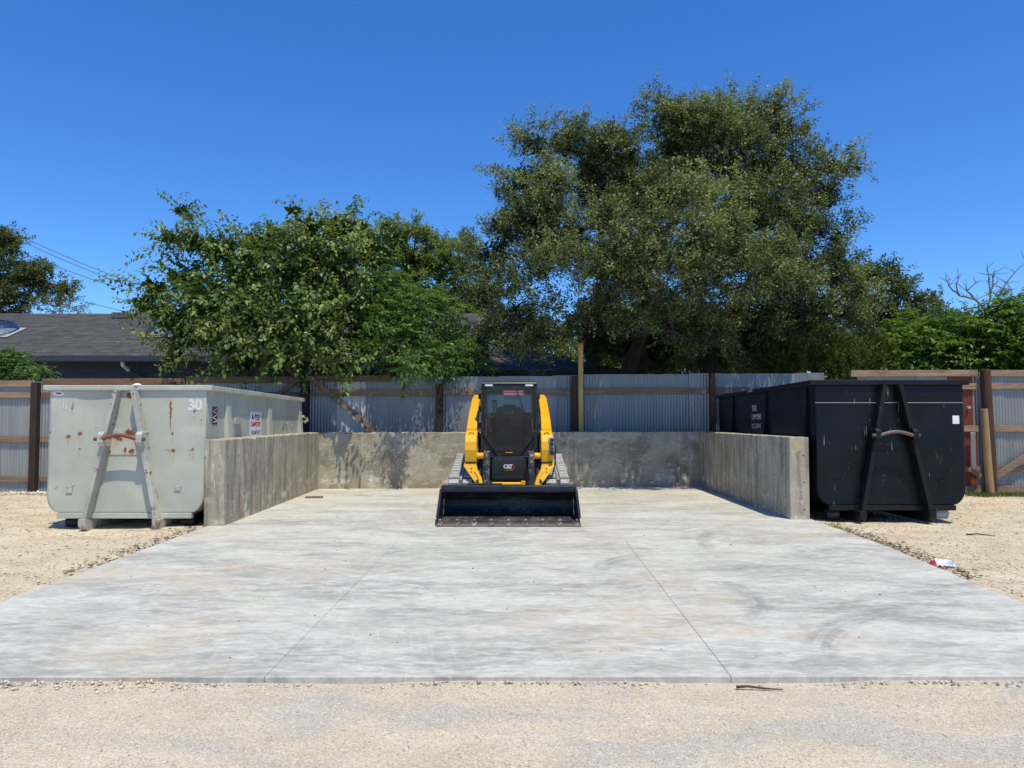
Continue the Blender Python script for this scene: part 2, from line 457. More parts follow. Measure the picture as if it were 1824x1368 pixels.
def m_wood(name, c1, c2, axis=0, rough=0.85, scale=1.0):
    t = NT(name); o = t.shift()
    sc3 = [14.0 * scale] * 3; sc3[axis] = 0.9 * scale
    g = t.noise(t.map(o, tuple(sc3)), 1.5, 6, 0.7, 0.8)
    g2 = t.noise(t.map(o, tuple(x * 3 for x in sc3)), 1.5, 4, 0.7)
    b = t.noise(o, 2.5, 4, 0.6)
    col = t.mix(t.ramp(g, 0.3, 0.7), c1, c2)
    col = t.mix(t.ramp(g2, 0.55, 0.8, 0, 0.6), col, tuple(x * 0.4 for x in c1))
    col = t.mix(t.ramp(b, 0.5, 0.75, 0, 0.45), col, tuple(x * 0.55 for x in c1))
    r = t.math('MULTIPLY', t.rnd(), 0.35)
    col = t.mix(r, col, tuple(x * 0.7 for x in c2))
    return t.finish(col, rough, 0, t.bump(t.math('ADD', g, g2), 0.5, 0.006), 0.25)

def m_tin(name, c, metal=0.55, rough=0.48):
    t = NT(name); o = t.shift()
    a = t.noise(t.map(o, (3, 3, 0.6)), 1.5, 5, 0.65)
    sp = t.voro(o, 70.0, 'F1', 'Color')
    s = t.xyz(sp)
    col = t.mix(t.ramp(a, 0.3, 0.7), tuple(x * 0.8 for x in c), tuple(min(1, x * 1.15) for x in c))
    col = t.mix(t.ramp(s[0], 0.2, 0.9, 0.0, 0.16), col, tuple(x * 0.55 for x in c))
    col = t.mix(t.ramp(t.noise(t.map(o, (8, 8, 0.35)), 1.5, 5, 0.7), 0.56, 0.74, 0, 0.5), col, (0.24, 0.185, 0.14))
    r = t.math('MULTIPLY', t.rnd(), 0.55)
    col = t.mix(r, col, tuple(x * 0.66 for x in c))
    return t.finish(col, t.ramp(a, 0.2, 0.8, rough - 0.1, rough + 0.12), metal, t.bump(t.noise(o, 60, 3), 0.1, 0.003), 0.5)

def m_leaf(name, c_dark, c_light, trans=0.3, rough=0.45, old=None, spec=0.4):
    t = NT(name)
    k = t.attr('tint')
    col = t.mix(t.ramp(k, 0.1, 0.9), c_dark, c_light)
    if old is not None:
        col = t.mix(t.ramp(k, 0.93, 0.97), col, old)
    b = t.n.new('ShaderNodeBsdfPrincipled')
    t.put(b.inputs['Base Color'], col); b.inputs['Roughness'].default_value = rough; b.inputs['Specular IOR Level'].default_value = spec
    tr = t.n.new('ShaderNodeBsdfTranslucent')
    t.put(tr.inputs['Color'], t.mix(1.0, col, (1.15, 1.2, 0.65), 'MULTIPLY'))
    mx = t.n.new('ShaderNodeMixShader'); mx.inputs[0].default_value = trans
    t.l.new(b.outputs[0], mx.inputs[1]); t.l.new(tr.outputs[0], mx.inputs[2])
    t.l.new(mx.outputs[0], t.out.inputs['Surface'])
    return t.m

def m_bark(name, c):
    t = NT(name)
    g = t.noise(t.map(t.obj, (9, 9, 2.2)), 2.2, 6, 0.7, 0.5)
    col = t.mix(t.ramp(g, 0.3, 0.7), tuple(x * 0.5 for x in c), tuple(x * 1.4 for x in c))
    return t.finish(col, 0.95, 0, t.bump(g, 0.8, 0.03), 0.15)

def m_shingle():
    t = NT('asphalt_shingle'); s = t.xyz(t.obj)
    n = t.noise(t.map(t.obj, (2.2, 8, 8)), 2.0, 5, 0.7)
    blk = t.n.new('ShaderNodeTexBrick'); t.l.new(t.comb(s[0], t.math('MULTIPLY', s[1], 1.0), 0.0), blk.inputs['Vector'])
    blk.inputs['Scale'].default_value = 1.0; blk.inputs['Brick Width'].default_value = 0.33; blk.inputs['Row Height'].default_value = 0.1333
    blk.inputs['Mortar Size'].default_value = 0.004; blk.offset = 0.37
    blk.inputs['Color1'].default_value = (0.05, 0.049, 0.05, 1); blk.inputs['Color2'].default_value = (0.11, 0.108, 0.108, 1); blk.inputs['Mortar'].default_value = (0.06, 0.06, 0.065, 1)
    blk.inputs['Bias'].default_value = -0.1
    col = t.mix(t.ramp(n, 0.35, 0.7, 0, 0.55), blk.outputs['Color'], (0.135, 0.13, 0.13))
    col = t.mix(t.ramp(t.noise(t.obj, 0.7, 4), 0.4, 0.7, 0, 0.3), col, (0.07, 0.068, 0.07))
    return t.finish(col, 0.9, 0, t.bump(t.noise(t.obj, 80, 3), 0.5, 0.005), 0.25)

def m_glass(name, tint=(0.55, 0.6, 0.62), gloss=0.12):
    t = NT(name)
    tr = t.n.new('ShaderNodeBsdfTransparent'); tr.inputs[0].default_value = (*tint, 1)
    gl = t.n.new('ShaderNodeBsdfGlossy'); gl.inputs['Roughness'].default_value = 0.02
    fr = t.n.new('ShaderNodeFresnel'); fr.inputs[0].default_value = 1.5
    df = t.n.new('ShaderNodeBsdfDiffuse'); df.inputs[0].default_value = (0.5, 0.46, 0.4, 1)
    mx = t.n.new('ShaderNodeMixShader')
    t.l.new(t.math('ADD', fr.outputs[0], gloss * 0.5, True), mx.inputs[0]); t.l.new(tr.outputs[0], mx.inputs[1]); t.l.new(gl.outputs[0], mx.inputs[2])
    # a film of dust
    m2 = t.n.new('ShaderNodeMixShader')
    t.l.new(t.ramp(t.noise(t.obj, 6, 5, 0.7), 0.45, 0.8, 0.0, 0.025), m2.inputs[0])
    t.l.new(mx.outputs[0], m2.inputs[1]); t.l.new(df.outputs[0], m2.inputs[2])
    t.l.new(m2.outputs[0], t.out.inputs['Surface'])
    return t.m

def m_dirty_black(name, c=(0.018, 0.02, 0.024), dust=(0.42, 0.4, 0.37), amount=0.5, rough=0.42, thr=(0.58, 0.66)):
    t = NT(name); o = t.shift()
    g = t.noise(o, 28, 6, 0.75); a = t.noise(o, 3.5, 5, 0.65)
    sp = t.ramp(t.math('ADD', t.math('MULTIPLY', g, 0.6), t.math('MULTIPLY', a, 0.4)), thr[0], thr[1])
    col = t.mix(t.ramp(a, 0.3, 0.7), c, tuple(x * 1.8 for x in c))
    col = t.mix(t.math('MULTIPLY', sp, amount), col, dust)
    return t.finish(col, t.math('ADD', t.math('MULTIPLY', sp, 0.4), rough, True), 0, t.bump(g, 0.25, 0.004), 0.28)

M = {}
M['slab'] = m_slab()
M['slab_side'] = plain('slab_edge_concrete', (0.36, 0.36, 0.35), 0.85, var=0.2, scale=4)
M['wall'] = m_wall(False)
M['wall_side'] = m_wall(True)
M['ground'] = m_ground()
M['pebble'] = m_stone('limestone_pebbles', (0.34, 0.27, 0.2), (0.78, 0.71, 0.6))
M['pebble_road'] = m_stone('road_pebbles', (0.3, 0.26, 0.235), (0.74, 0.65, 0.54))
M['litter'] = m_stone('dry_leaf_litter', (0.05, 0.03, 0.02), (0.27, 0.18, 0.1))
GREY = (0.445, 0.455, 0.385)
M['grey'] = m_paint('grey_enamel', GREY, 0.55, 0.5, chips=(0.67, 0.71), streaks=0.18)
M['grey_front'] = m_paint('grey_enamel_front', GREY, 0.7, 0.5, chips=(0.665, 0.70), dirt=0.2, streaks=0.2, spots=[
    (0.61, 1.70, 0.02, 0.17), (0.615, 1.5, 0.008, 0.1), (-0.834, 1.323, 0.04, 0.036), (-0.677, 1.36, 0.04, 0.034), (0.669, 1.129, 0.038, 0.03), (0.61, 1.129, 0.09, 0.006), (0.944, 1.136, 0.024, 0.022), (0.89, 1.132, 0.06, 0.005),
    (0.647, 1.364, 0.018, 0.024), (-0.673, 1.147, 0.02, 0.014), (1.05, 1.547, 0.02, 0.012), (0.955, 1.686, 0.022, 0.012), (-0.794, 1.756, 0.007, 0.1), (-0.45, 1.45, 0.012, 0.012),
    (0.009, 1.9, 0.05, 0.055), (0.03, 1.37, 0.08, 0.06), (-0.145, 1.31, 0.05, 0.07), (-0.024, 1.12, 0.022, 0.05), (0.07, 1.105, 0.05, 0.04), (-0.24, 1.1, 0.03, 0.025), (-0.09, 1.27, 0.03, 0.03), (-1.1, 1.38, 0.012, 0.02), (-0.99, 0.59, 0.02, 0.01), (0.29, 1.13, 0.012, 0.03)])
M['grey_leg'] = m_paint('grey_enamel_worn', (0.43, 0.425, 0.37), 0.9, 0.55, chips=(0.55, 0.60), dirt=0.35, rustcol=(0.085, 0.035, 0.022))
M['grey_rim'] = m_paint('grey_enamel_rim', (0.46, 0.465, 0.40), 0.85, 0.5, chips=(0.60, 0.64), dirt=0.3, rustcol=(0.085, 0.035, 0.022))
M['rust_bar'] = m_paint('rusted_bar', (0.13, 0.06, 0.045), 0.8, 0.6, chips=(0.42, 0.55))
BLK = (0.0055, 0.0074, 0.012)
M['black'] = m_paint('black_enamel', BLK, 0.3, 0.33, chips=(0.68, 0.72), dirt=0.8, pale=(0.2, 0.2, 0.2), scratch=True, spec=0.22)
M['black_leg'] = m_paint('black_enamel_worn', (0.012, 0.013, 0.015), 0.8, 0.42, chips=(0.63, 0.67), pale=(0.25, 0.25, 0.25), dirt=0.5, spec=0.2)
M['black_bar'] = m_paint('worn_steel_bar', (0.1, 0.1, 0.1), 0.8, 0.42, chips=(0.5, 0.58))
M['white_print'] = plain('white_lettering', (0.66, 0.67, 0.67), 0.6, var=0.15, scale=30.0)
M['grey_print'] = plain('pale_grey_lettering', (0.5, 0.5, 0.5), 0.6, var=0.1)
M['black_print'] = plain('black_lettering', (0.02, 0.02, 0.022), 0.6, var=0.2)
M['red_print'] = plain('red_lettering', (0.45, 0.02, 0.03), 0.6, var=0.15)
M['sticker'] = plain('white_vinyl', (0.75, 0.76, 0.78), 0.45, var=0.05)
M['dark_red'] = plain('maroon_vinyl', (0.16, 0.012, 0.03), 0.5, var=0.2)
M['yellow'] = m_paint('yellow_enamel', (0.82, 0.415, 0.008), 0.35, 0.32, chips=(0.75, 0.78), dirt=0.12, rustcol=(0.05, 0.03, 0.015), streaks=0.25)
M['yellow_print'] = plain('yellow_lettering', (0.8, 0.45, 0.02), 0.5, var=0.05)
M['machine_black'] = m_dirty_black('machine_black', amount=0.22, rough=0.3, thr=(0.56, 0.66))
M['hose'] = m_dirty_black('black_rubber_hose', (0.014, 0.014, 0.015), amount=0.3, rough=0.5)
M['ram'] = m_dirty_black('black_hydraulic_ram', amount=0.5, rough=0.35, thr=(0.52, 0.62))
M['bucket'] = m_dirty_black('bucket_steel', (0.013, 0.014, 0.017), (0.11, 0.1, 0.085), 0.7, 0.3, (0.52, 0.62))
M['bucket_rim'] = m_dirty_black('bucket_rim_steel', (0.014, 0.016, 0.021), (0.42, 0.42, 0.42), 0.6, 0.3, (0.615, 0.66))
M['bucket_floor'] = m_dirty_black('bucket_floor_steel', (0.02, 0.02, 0.02), (0.2, 0.18, 0.15), 0.7, 0.4, (0.46, 0.6))
M['edge'] = m_paint('rusty_cutting_edge', (0.12, 0.08, 0.065), 0.8, 0.6, chips=(0.5, 0.65), rustcol=(0.09, 0.045, 0.03))
M['bolt'] = m_dirty_black('worn_edge_bolt', (0.09, 0.075, 0.065), (0.35, 0.3, 0.26), 0.7, 0.5, (0.45, 0.6))
M['rubber'] = m_dirty_black('dusty_track_rubber', (0.15, 0.15, 0.15), (0.44, 0.435, 0.425), 0.85, 0.8, (0.38, 0.52))
M['rubber_dark'] = m_dirty_black('track_belt_rubber', (0.03, 0.03, 0.032), (0.2, 0.19, 0.18), 0.6, 0.8, (0.45, 0.6))
M['glass'] = m_glass('cab_glass', (0.66, 0.72, 0.8), 0.0)
M['dome'] = m_glass('skylight_acrylic', (0.7, 0.74, 0.78), 0.3)
M['glass_dark'] = m_glass('dark_side_glass', (0.12, 0.13, 0.14), 0.03)
M['lamp'] = plain('white_lamp_lens', (0.7, 0.72, 0.72), 0.25, var=0.1)
M['seat'] = plain('grey_seat_fabric', (0.07, 0.08, 0.1), 0.75, var=0.2)
M['inside'] = plain('cab_interior_plastic', (0.05, 0.05, 0.052), 0.6, var=0.2)
M['pad'] = plain('dusty_floor_mat', (0.14, 0.125, 0.11), 0.85, var=0.3)
M['tin'] = m_tin('galvanised_sheet', (0.30, 0.315, 0.315), 0.3, 0.48)
M['tin_pale'] = m_tin('whitish_sheet', (0.62, 0.60, 0.55), 0.15, 0.6)
M['tin_red'] = m_tin('red_oxide_sheet', (0.20, 0.045, 0.022), 0.1, 0.65)
M['rail'] = m_wood('weathered_timber', (0.20, 0.125, 0.08), (0.37, 0.27, 0.19), 0)
M['rail_dark'] = m_wood('dark_stained_timber', (0.13, 0.07, 0.042), (0.24, 0.15, 0.095), 0)
M['brace'] = m_wood('grey_brown_brace', (0.17, 0.11, 0.075), (0.30, 0.215, 0.155), 0)
M['post'] = m_wood('tarred_post', (0.028, 0.02, 0.016), (0.06, 0.042, 0.033), 2)
M['post_brown'] = m_wood('brown_pole', (0.055, 0.028, 0.018), (0.105, 0.058, 0.04), 2)
M['post_tan'] = m_wood('tan_pole', (0.26, 0.17, 0.09), (0.38, 0.27, 0.15), 2)
M['post_yellow'] = m_wood('new_treated_timber', (0.42, 0.3, 0.1), (0.56, 0.43, 0.17), 2)
M['board_white'] = m_wood('whitewashed_board', (0.5, 0.46, 0.4), (0.66, 0.62, 0.56), 2)
M['shingle'] = m_shingle()
M['siding'] = plain('navy_siding', (0.012, 0.02, 0.035), 0.6, var=0.15)
M['gutter'] = plain('dark_gutter', (0.025, 0.032, 0.042), 0.45, var=0.15)
M['spout'] = plain('pale_teal_downspout', (0.3, 0.42, 0.43), 0.5, var=0.1)
M['vent'] = plain('roof_vent_metal', (0.1, 0.09, 0.085), 0.6, var=0.15)
M['flash'] = plain('skylight_flashing', (0.4, 0.42, 0.43), 0.5, var=0.1)
M['wire'] = plain('cable_sheath', (0.03, 0.03, 0.035), 0.6)
M['twig'] = plain('dry_twig', (0.1, 0.055, 0.035), 0.9)
M['rag'] = plain('white_rag', (0.75, 0.74, 0.72), 0.8)
M['strap'] = plain('khaki_strap', (0.33, 0.3, 0.22), 0.8)
# ------------------------------------------------------------------ ground
rng = np.random.default_rng(11)
def hnoise(x, y):
    return (np.sin(x * 2.3 + 1.7 * np.sin(y * 1.9)) * 0.4 + np.sin(y * 3.1 + 1.3 * np.sin(x * 2.7 + 1)) * 0.35 + np.sin(x * 7.1 + y * 5.3) * 0.15 + np.sin(x * 13.7 - y * 11.9) * 0.1)
def sstep(t): 
    t = np.clip(t, 0, 1); return t * t * (3 - 2 * t)
def ground_z(x, y):
    x = np.asarray(x, float); y = np.asarray(y, float)
    d = np.abs(x) - 4.35
    side = -0.016 - 0.04 * sstep(d / 1.2) - 0.012 * np.clip(y - 9.5, 0, 7)
    z = np.where((d > 0) & (y > 4.3), side, -0.034)
    amp = np.where(y < 4.3, 0.006, 0.02)
    amp = np.where(y > 17, 0.03, amp)
    amp = np.where((d > -0.2) & (d < 0.35) & (y > 4.3), 0.012, amp)
    z = z + hnoise(x, y) * amp
    inside = (np.abs(x) < 4.15) & (y > 4.4) & (y < 16.0)
    return np.where(inside, -0.1, z)
far = [0.6, 1.5, 3, 6, 12, 25, 50, 100, 200, 420]
gx = np.concatenate([[-15 - f for f in reversed(far)], np.arange(-15, 15.01, 0.1), [15 + f for f in far]])
gy = np.concatenate([[0.5 - f for f in reversed(far)], np.arange(0.5, 17.01, 0.1), [17 + f for f in far]])
XX, YY = np.meshgrid(gx, gy)
ZZ = ground_z(XX, YY)
nx, ny = len(gx), len(gy)
idx = np.arange(nx * ny).reshape(ny, nx)
q = np.stack([idx[:-1, :-1], idx[:-1, 1:], idx[1:, 1:], idx[1:, :-1]], -1).reshape(-1, 4)
me = np_mesh('ground', np.stack([XX, YY, ZZ], -1).reshape(-1, 3), quads=q)
me.polygons.foreach_set('use_smooth', [True] * len(me.polygons))
tag(link('ground', me, M['ground']), kind='structure')

# ------------------------------------------------------------------ concrete pad: one bed and the poured panels on it
def slab_x(y, side):
    ys = [4.37, 6.0, 7.0, 8.5, 10.9, 16.3]
    xs = [-4.25, -4.26, -4.265, -4.27, -4.28, -4.3] if side < 0 else [4.2, 4.23, 4.3, 4.44, 4.48, 4.5]
    return float(np.interp(y, ys, xs))
front_y = lambda x: 4.37 + 0.003 * x
pad = MB()
pad.extrude([(-4.22, 4.42), (4.16, 4.42), (4.4, 8.5), (4.44, 16.2), (-4.26, 16.2)], 'z', -0.16, -0.006)
pad_o = tag(pad.build('concrete_pad', M['slab_side']), kind='structure')
cut = 0.0016
XJ = [lambda y: slab_x(y, -1), lambda y: -1.47 + 0.012 * (y - 4.3), lambda y: 1.30 + 0.022 * (y - 4.3), lambda y: slab_x(y, 1)]
for r_ in range(2):         # three strips between sawn joints at the front, one pour at the back
    xj = XJ if r_ == 0 else [XJ[0], XJ[3]]
    for c_ in range(len(xj) - 1):
        gl = 0 if c_ == 0 else cut
        gr = 0 if c_ == len(xj) - 2 else cut
        y0 = 4.37 if r_ == 0 else 9.05 + cut * 0.5
        y1 = (9.05 - cut * 0.5) if r_ == 0 else 16.25
        ys = np.linspace(y0, y1, 9)
        lft = [(xj[c_](y) + gl, (front_y(xj[c_](y)) if (r_ == 0 and i == 0) else y)) for i, y in enumerate(ys)]
        rgt = [(xj[c_ + 1](y) - gr, (front_y(xj[c_ + 1](y)) if (r_ == 0 and i == 0) else y)) for i, y in enumerate(ys)]
        top = 0.0
        mb = MB(); n = len(ys)
        pts = [(x, y, top) for x, y in lft] + [(x, y, top) for x, y in rgt] + [(x, y, -0.14) for x, y in lft] + [(x, y, -0.14) for x, y in rgt]
        fs = []
        for i in range(n - 1):
            fs.append((i, n + i, n + i + 1, i + 1))
            fs.append((2*n + i, 2*n + i + 1, i + 1, i)[::-1])
            fs.append((3*n + i, 3*n + i + 1, n + i + 1, n + i))
        fs.append((0, 2*n, 3*n, n)); fs.append((n - 1, 2*n - 1, 4*n - 1, 3*n - 1))
        mb.poly(pts, fs)
        mb.build('slab_panel', M['slab'], pad_o, bevel=0.003)

# ------------------------------------------------------------------ retaining walls of the bay
def wall_poly(name, foot, h0, mat, label, nseg=1):
    mb = MB(); n = len(foot)
    pts = [(x, y, -0.02) for x, y in foot] + [(x, y, h) for (x, y), h in zip(foot, h0)]
    fs = [tuple(range(n - 1, -1, -1)), tuple(range(n, 2 * n))] + [(i, (i + 1) % n, n + (i + 1) % n, n + i) for i in range(n)]
    mb.poly(pts, fs)
    o = mb.build(name, mat)
    # uneven cast edges: cut the long edges up and let the rim wander a few millimetres
    bm = bmesh.new(); bm.from_mesh(o.data)
    bmesh.ops.subdivide_edges(bm, edges=[e for e in bm.edges if e.calc_length() > 3], cuts=70, use_grid_fill=True)
    jr = random.Random(len(label))
    for v in bm.verts:
        if v.co.z > 1.0:
            chip = jr.random() ** 6 * 0.022
            v.co.z -= chip + jr.uniform(0, 0.005); v.co.x += jr.uniform(-0.003, 0.003); v.co.y += jr.uniform(-0.003, 0.003)
    bm.to_mesh(o.data); bm.free()
    m = o.modifiers.new('bevel', 'BEVEL'); m.width = 0.011; m.segments = 2; m.limit_method = 'ANGLE'; m.angle_limit = R(40)
    return tag(o, label, 'wall', 'concrete walls of the bay')
wall_poly('concrete_wall', [(-4.335, 10.25), (-4.05, 10.25), (-4.09, 15.36), (-4.375, 15.36)], [1.215, 1.21, 1.195, 1.2], M['wall_side'], 'low concrete wall beside the grey container on the left of the bay')
wall_poly('concrete_wall', [(-4.38, 15.368), (-4.085, 15.368), (4.1, 15.93), (4.44, 15.93), (4.44, 16.2), (-4.38, 15.65)], [1.19, 1.185, 1.2, 1.2, 1.2, 1.19], M['wall'], 'low concrete back wall of the bay behind the loader')
wall_poly('concrete_wall', [(4.15, 10.87), (4.442, 10.87), (4.40, 15.922), (4.1, 15.922)], [1.23, 1.23, 1.2, 1.2], M['wall_side'], 'low concrete wall beside the black container, yellow stain on its end')
# yellowish lime stain on the end of the right wall is a thin crust on the concrete
def m_crust():
    t = NT('ochre_stain'); n = t.noise(t.map(t.obj, (3, 3, 5)), 4, 5, 0.7)
    return t.finish(t.mix(t.ramp(n, 0.3, 0.7), (0.42, 0.30, 0.13), (0.44, 0.38, 0.28)), 0.85, 0, t.bump(n, 0.3, 0.005), 0.3)
for o in list(COL.objects):
    if o.name.startswith('concrete_wall') and 'yellow' in o.get('label', ''):
        st = MB(); pr = []
        for i in range(22):
            a = 2 * math.pi * i / 22
            pr.append((4.27 + math.cos(a) * (0.085 + 0.02 * math.sin(i * 2.1)), 1.10 + math.sin(a) * (0.10 + 0.025 * math.sin(i * 1.7))))
        st.extrude(pr, 'y', 10.8685, 10.872)
        st.build('lime_stain', m_crust(), o, label='ochre stain near the top of the wall end')

# ------------------------------------------------------------------ roll-off containers
def container(loc, tilt, L, H, P, label, which):
    root = tag(empty('roll_off_container', loc, (R(-tilt), 0, 0)), label, 'container', 'roll-off containers beside the bay')
    W = 1.12; zt = H - 0.05; zb = 0.238
    arcR = [(W - 0.2 + 0.2 * math.cos(a), zb + 0.27 - 0.27 * math.sin(a)) for a in np.linspace(0, math.pi / 2, 9)]
    outline = [(-W, zt)] + [(-x, z) for x, z in arcR] + [(x, z) for x, z in reversed(arcR)] + [(W, zt)]
    # the front sheet is a fine grid so that it can be a little dented
    NXg, NZg = 60, 46
    vs = []; fs = []
    rr = random.Random(5 if which == 'grey' else 9)
    dents = [(rr.uniform(-1, 1), rr.uniform(0.4, 1.8), rr.uniform(0.1, 0.35), rr.uniform(-0.012, 0.012)) for _ in range(14)]
    if which == 'black':
        dents += [(-0.2, 1.12, 0.05, 0.02), (0.93, 0.42, 0.22, 0.03), (0.8, 0.55, 0.12, -0.02), (0.95, 1.12, 0.04, 0.012), (-0.5, 0.75, 0.3, 0.012), (0.6, 1.5, 0.3, 0.01)]
    def half(z):
        if z >= zb + 0.27: return W
        t_ = (zb + 0.27 - z) / 0.27
        return W - 0.2 + 0.2 * math.sqrt(max(0, 1 - t_ * t_))
    for j in range(NZg + 1):
        z = zb + (zt - zb) * (j / NZg) ** 1.15
        for i in range(NXg + 1):
            x = half(z) * (2 * i / NXg - 1)
            y = 0.0
            for dx, dz, dr, da in dents:
                y += da * math.exp(-((x - dx) ** 2 + (z - dz) ** 2) / (dr * dr))
            if z > 1.42 and abs(x) > 0.72: y *= 0.12      # the stiff upper corners stay flat
            vs.append((x, y, z))
    for j in range(NZg):
        for i in range(NXg):
            a = j * (NXg + 1) + i
            fs.append((a, a + 1, a + NXg + 2, a + NXg + 1))
    fp = MB().poly(vs, fs).build('front_panel', P['front'], root, smooth=True)
    m = fp.modifiers.new('thickness', 'SOLIDIFY'); m.thickness = 0.012; m.offset = -1
    # sides with rounded bottom, floor, tail door
    for s in (-1, 1):
        prof = [(s * W, zt)] + [(s * x, z) for x, z in arcR]
        inner = [(s * (abs(x) - 0.01), z + 0.008) for x, z in reversed(prof)]
        MB().extrude(prof + inner, 'y', 0.013, L - 0.012).build('side_panel', P['body'], root)
        # long weld seam on the side
        MB().box(*sorted((s * (W + 0.0005), s * (W + 0.004))), 0.1, L - 0.1, zt - 0.36, zt - 0.352).build('seam', P['body'], root)
        # tapered stakes
        for y0 in P['stakes']:
            if s * P['vis'] < 0: continue
            w2 = 0.085
            mb = MB()
            xo, xi = s * (W + 0.02), s * W
            xb = s * (W + 0.135)
            mb.poly([(xi, y0 - w2, 0.35), (xb, y0 - w2, 0.35), (xo, y0 - w2, zt - 0.005), (xi, y0 - w2, zt - 0.005),
                     (xi, y0 + w2, 0.35), (xb, y0 + w2, 0.35), (xo, y0 + w2, zt - 0.005), (xi, y0 + w2, zt - 0.005)],
                    [(0,1,2,3),(7,6,5,4),(1,5,6,2),(0,4,5,1),(3,2,6,7),(0,3,7,4)])
            mb.build('stake', P['body'], root, bevel=0.006)
        # long rim tube
        xa, xb_ = sorted((s * (W - 0.02), s * (W + 0.07)))
        MB().box(xa, xb_, 0.032, L + 0.02, zt - 0.022, H).build('top_rail', P['body'], root, bevel=0.01)
    MB().box(-W + 0.19, W - 0.19, 0.013, L - 0.013, zb - 0.02, zb - 0.002).build('floor', P['body'], root)
    MB().extrude(outline, 'y', L - 0.01, L + 0.03).build('tail_door', P['body'], root)
    fr = MB().box(-W - 0.09, W + 0.085, -0.055, 0.03, zt - 0.025, H + 0.003).build('front_rail', P['rim'], root, bevel=0.012)
    # bumper under the front sheet
    MB().box(-W + 0.165, W - 0.17, -0.03, 0.06, 0.162, 0.2375).build('bumper', P['rim'], root, bevel=0.006)
    # A-frame legs, each a box section standing out from the sheet
    for s in (-1, 1):
        top = Vector((s * 0.12, 0, zt - 0.03)); bot = Vector((s * 0.50, 0, 0.17))
        mb = MB(); hw = 0.031; dp = 0.165
        pts = []
        for y in (-dp, -0.009):
            for p, k in ((bot, -1), (bot, 1), (top, 1), (top, -1)):
                pts.append((p.x + k * hw, y if p is bot else y * (0.93 if y < -0.05 else 1), p.z))
        mb.poly(pts, [(0,1,2,3),(7,6,5,4),(0,4,5,1),(1,5,6,2),(2,6,7,3),(3,7,4,0)])
        mb.build('frame_leg', P['leg'], root, bevel=0.008)
        # nose of the skid under the leg, and the long skid
        x = s * 0.515
        prof = [(-0.18, 0.17), (-0.18, 0.075), (-0.10, 0.0), (0.5, 0.0), (0.5, 0.155), (-0.03, 0.155), (-0.03, 0.17)]
        MB().extrude(prof, 'x', x - 0.05, x + 0.05).build('skid_nose', P['leg'], root, bevel=0.008)
        MB().box(x - 0.04, x + 0.04, 0.5, L - 0.1, 0.004, 0.155).build('skid_rail', P['body'], root)
        # ground roller
        xr = s * 0.83
        MB().cyl((xr - 0.095, 0.19, 0.092), (xr + 0.095, 0.19, 0.092), 0.078, 20).build('roller', P['roller'] if s > 0 else M['machine_black'], root, bevel=0.006)
        MB().box(xr - 0.07, xr + 0.07, 0.24, 0.28, 0.08, 0.16).build('roller_bracket', P['body'], root)
        MB().cyl((xr - 0.095, L - 0.25, 0.092), (xr + 0.095, L - 0.25, 0.092), 0.078, 20).build('roller', P['roller'], root)
        # lug carrying the hook bar
        zl = 1.30; xl = s * (0.12 + (0.38) * (zt - zl) / (zt - 0.2))
        MB().extrude([(-0.235, zl - 0.06), (-0.16, zl - 0.12), (-0.02, zl - 0.12), (-0.02, zl + 0.09), (-0.19, zl + 0.09), (-0.235, zl + 0.05)], 'x', xl - 0.042, xl + 0.042).build('lug', P['leg'], root, bevel=0.008)
    # plate between the legs
    MB().extrude([(-0.30, 1.06), (0.30, 1.06), (0.22, 1.425), (-0.22, 1.425)], 'y', -0.021, -0.009).build('backing_plate', P['front'], root, bevel=0.003)
    # hook bar, bowed up
    path = []
    for i in range(13):
        t_ = i / 12; x = -0.36 + 0.70 * t_
        path.append((x, -0.20 - 0.02 * math.sin(math.pi * t_), 1.285 + 0.055 * max(0, math.sin(math.pi * min(1, max(0, (t_ - 0.15) / 0.7))))))
    MB().tube(path, 0.027, 12).build('hook_bar', P['bar'], root, smooth=True)
    # small tie loops
    for x in (-0.79, 0.75):
        z = 0.61
        MB().tube([(x - 0.04, -0.004, z), (x - 0.04, -0.045, z), (x + 0.04, -0.045, z), (x + 0.04, -0.004, z + 0.03)], 0.008, 6).build('tie_loop', P['leg'], root)
    return root

A_LOC = (-5.49, 10.35, -0.07)
binA = container(A_LOC, 0.9, 4.65, 2.05, dict(rim=M['grey_rim'], front=M['grey_front'], body=M['grey'], leg=M['grey_leg'], bar=M['rust_bar'], roller=M['machine_black'], stakes=(0.72, 2.62, 4.5), vis=1),
                 'pale grey rusty roll-off container with A-frame front and number 30', 'grey')
B_LOC = (5.71, 10.95, -0.035)
binB = container(B_LOC, 1.0, 5.05, 2.12, dict(rim=M['black_leg'], front=M['black'], body=M['black'], leg=M['black_leg'], bar=M['black_bar'], roller=M['flash'], stakes=(0.35, 2.15, 4.1), vis=-1),
                 'black roll-off container with scratched dented front right of the bay', 'black')

def decal(me, name, mat, parent, loc, rot, label=None):
    o = link(name, me, mat, parent, loc, rot)
    if label: o['label'] = label
    return o
FRONT = (R(90), 0, 0)
RIGHT = (R(90), 0, R(90))      # faces +X
LEFT = (R(90), 0, R(-90))      # faces -X
def sheet(w, h, t=0.0015):
    return MB().box(-w/2, w/2, -h/2, h/2, -t, 0).mesh()
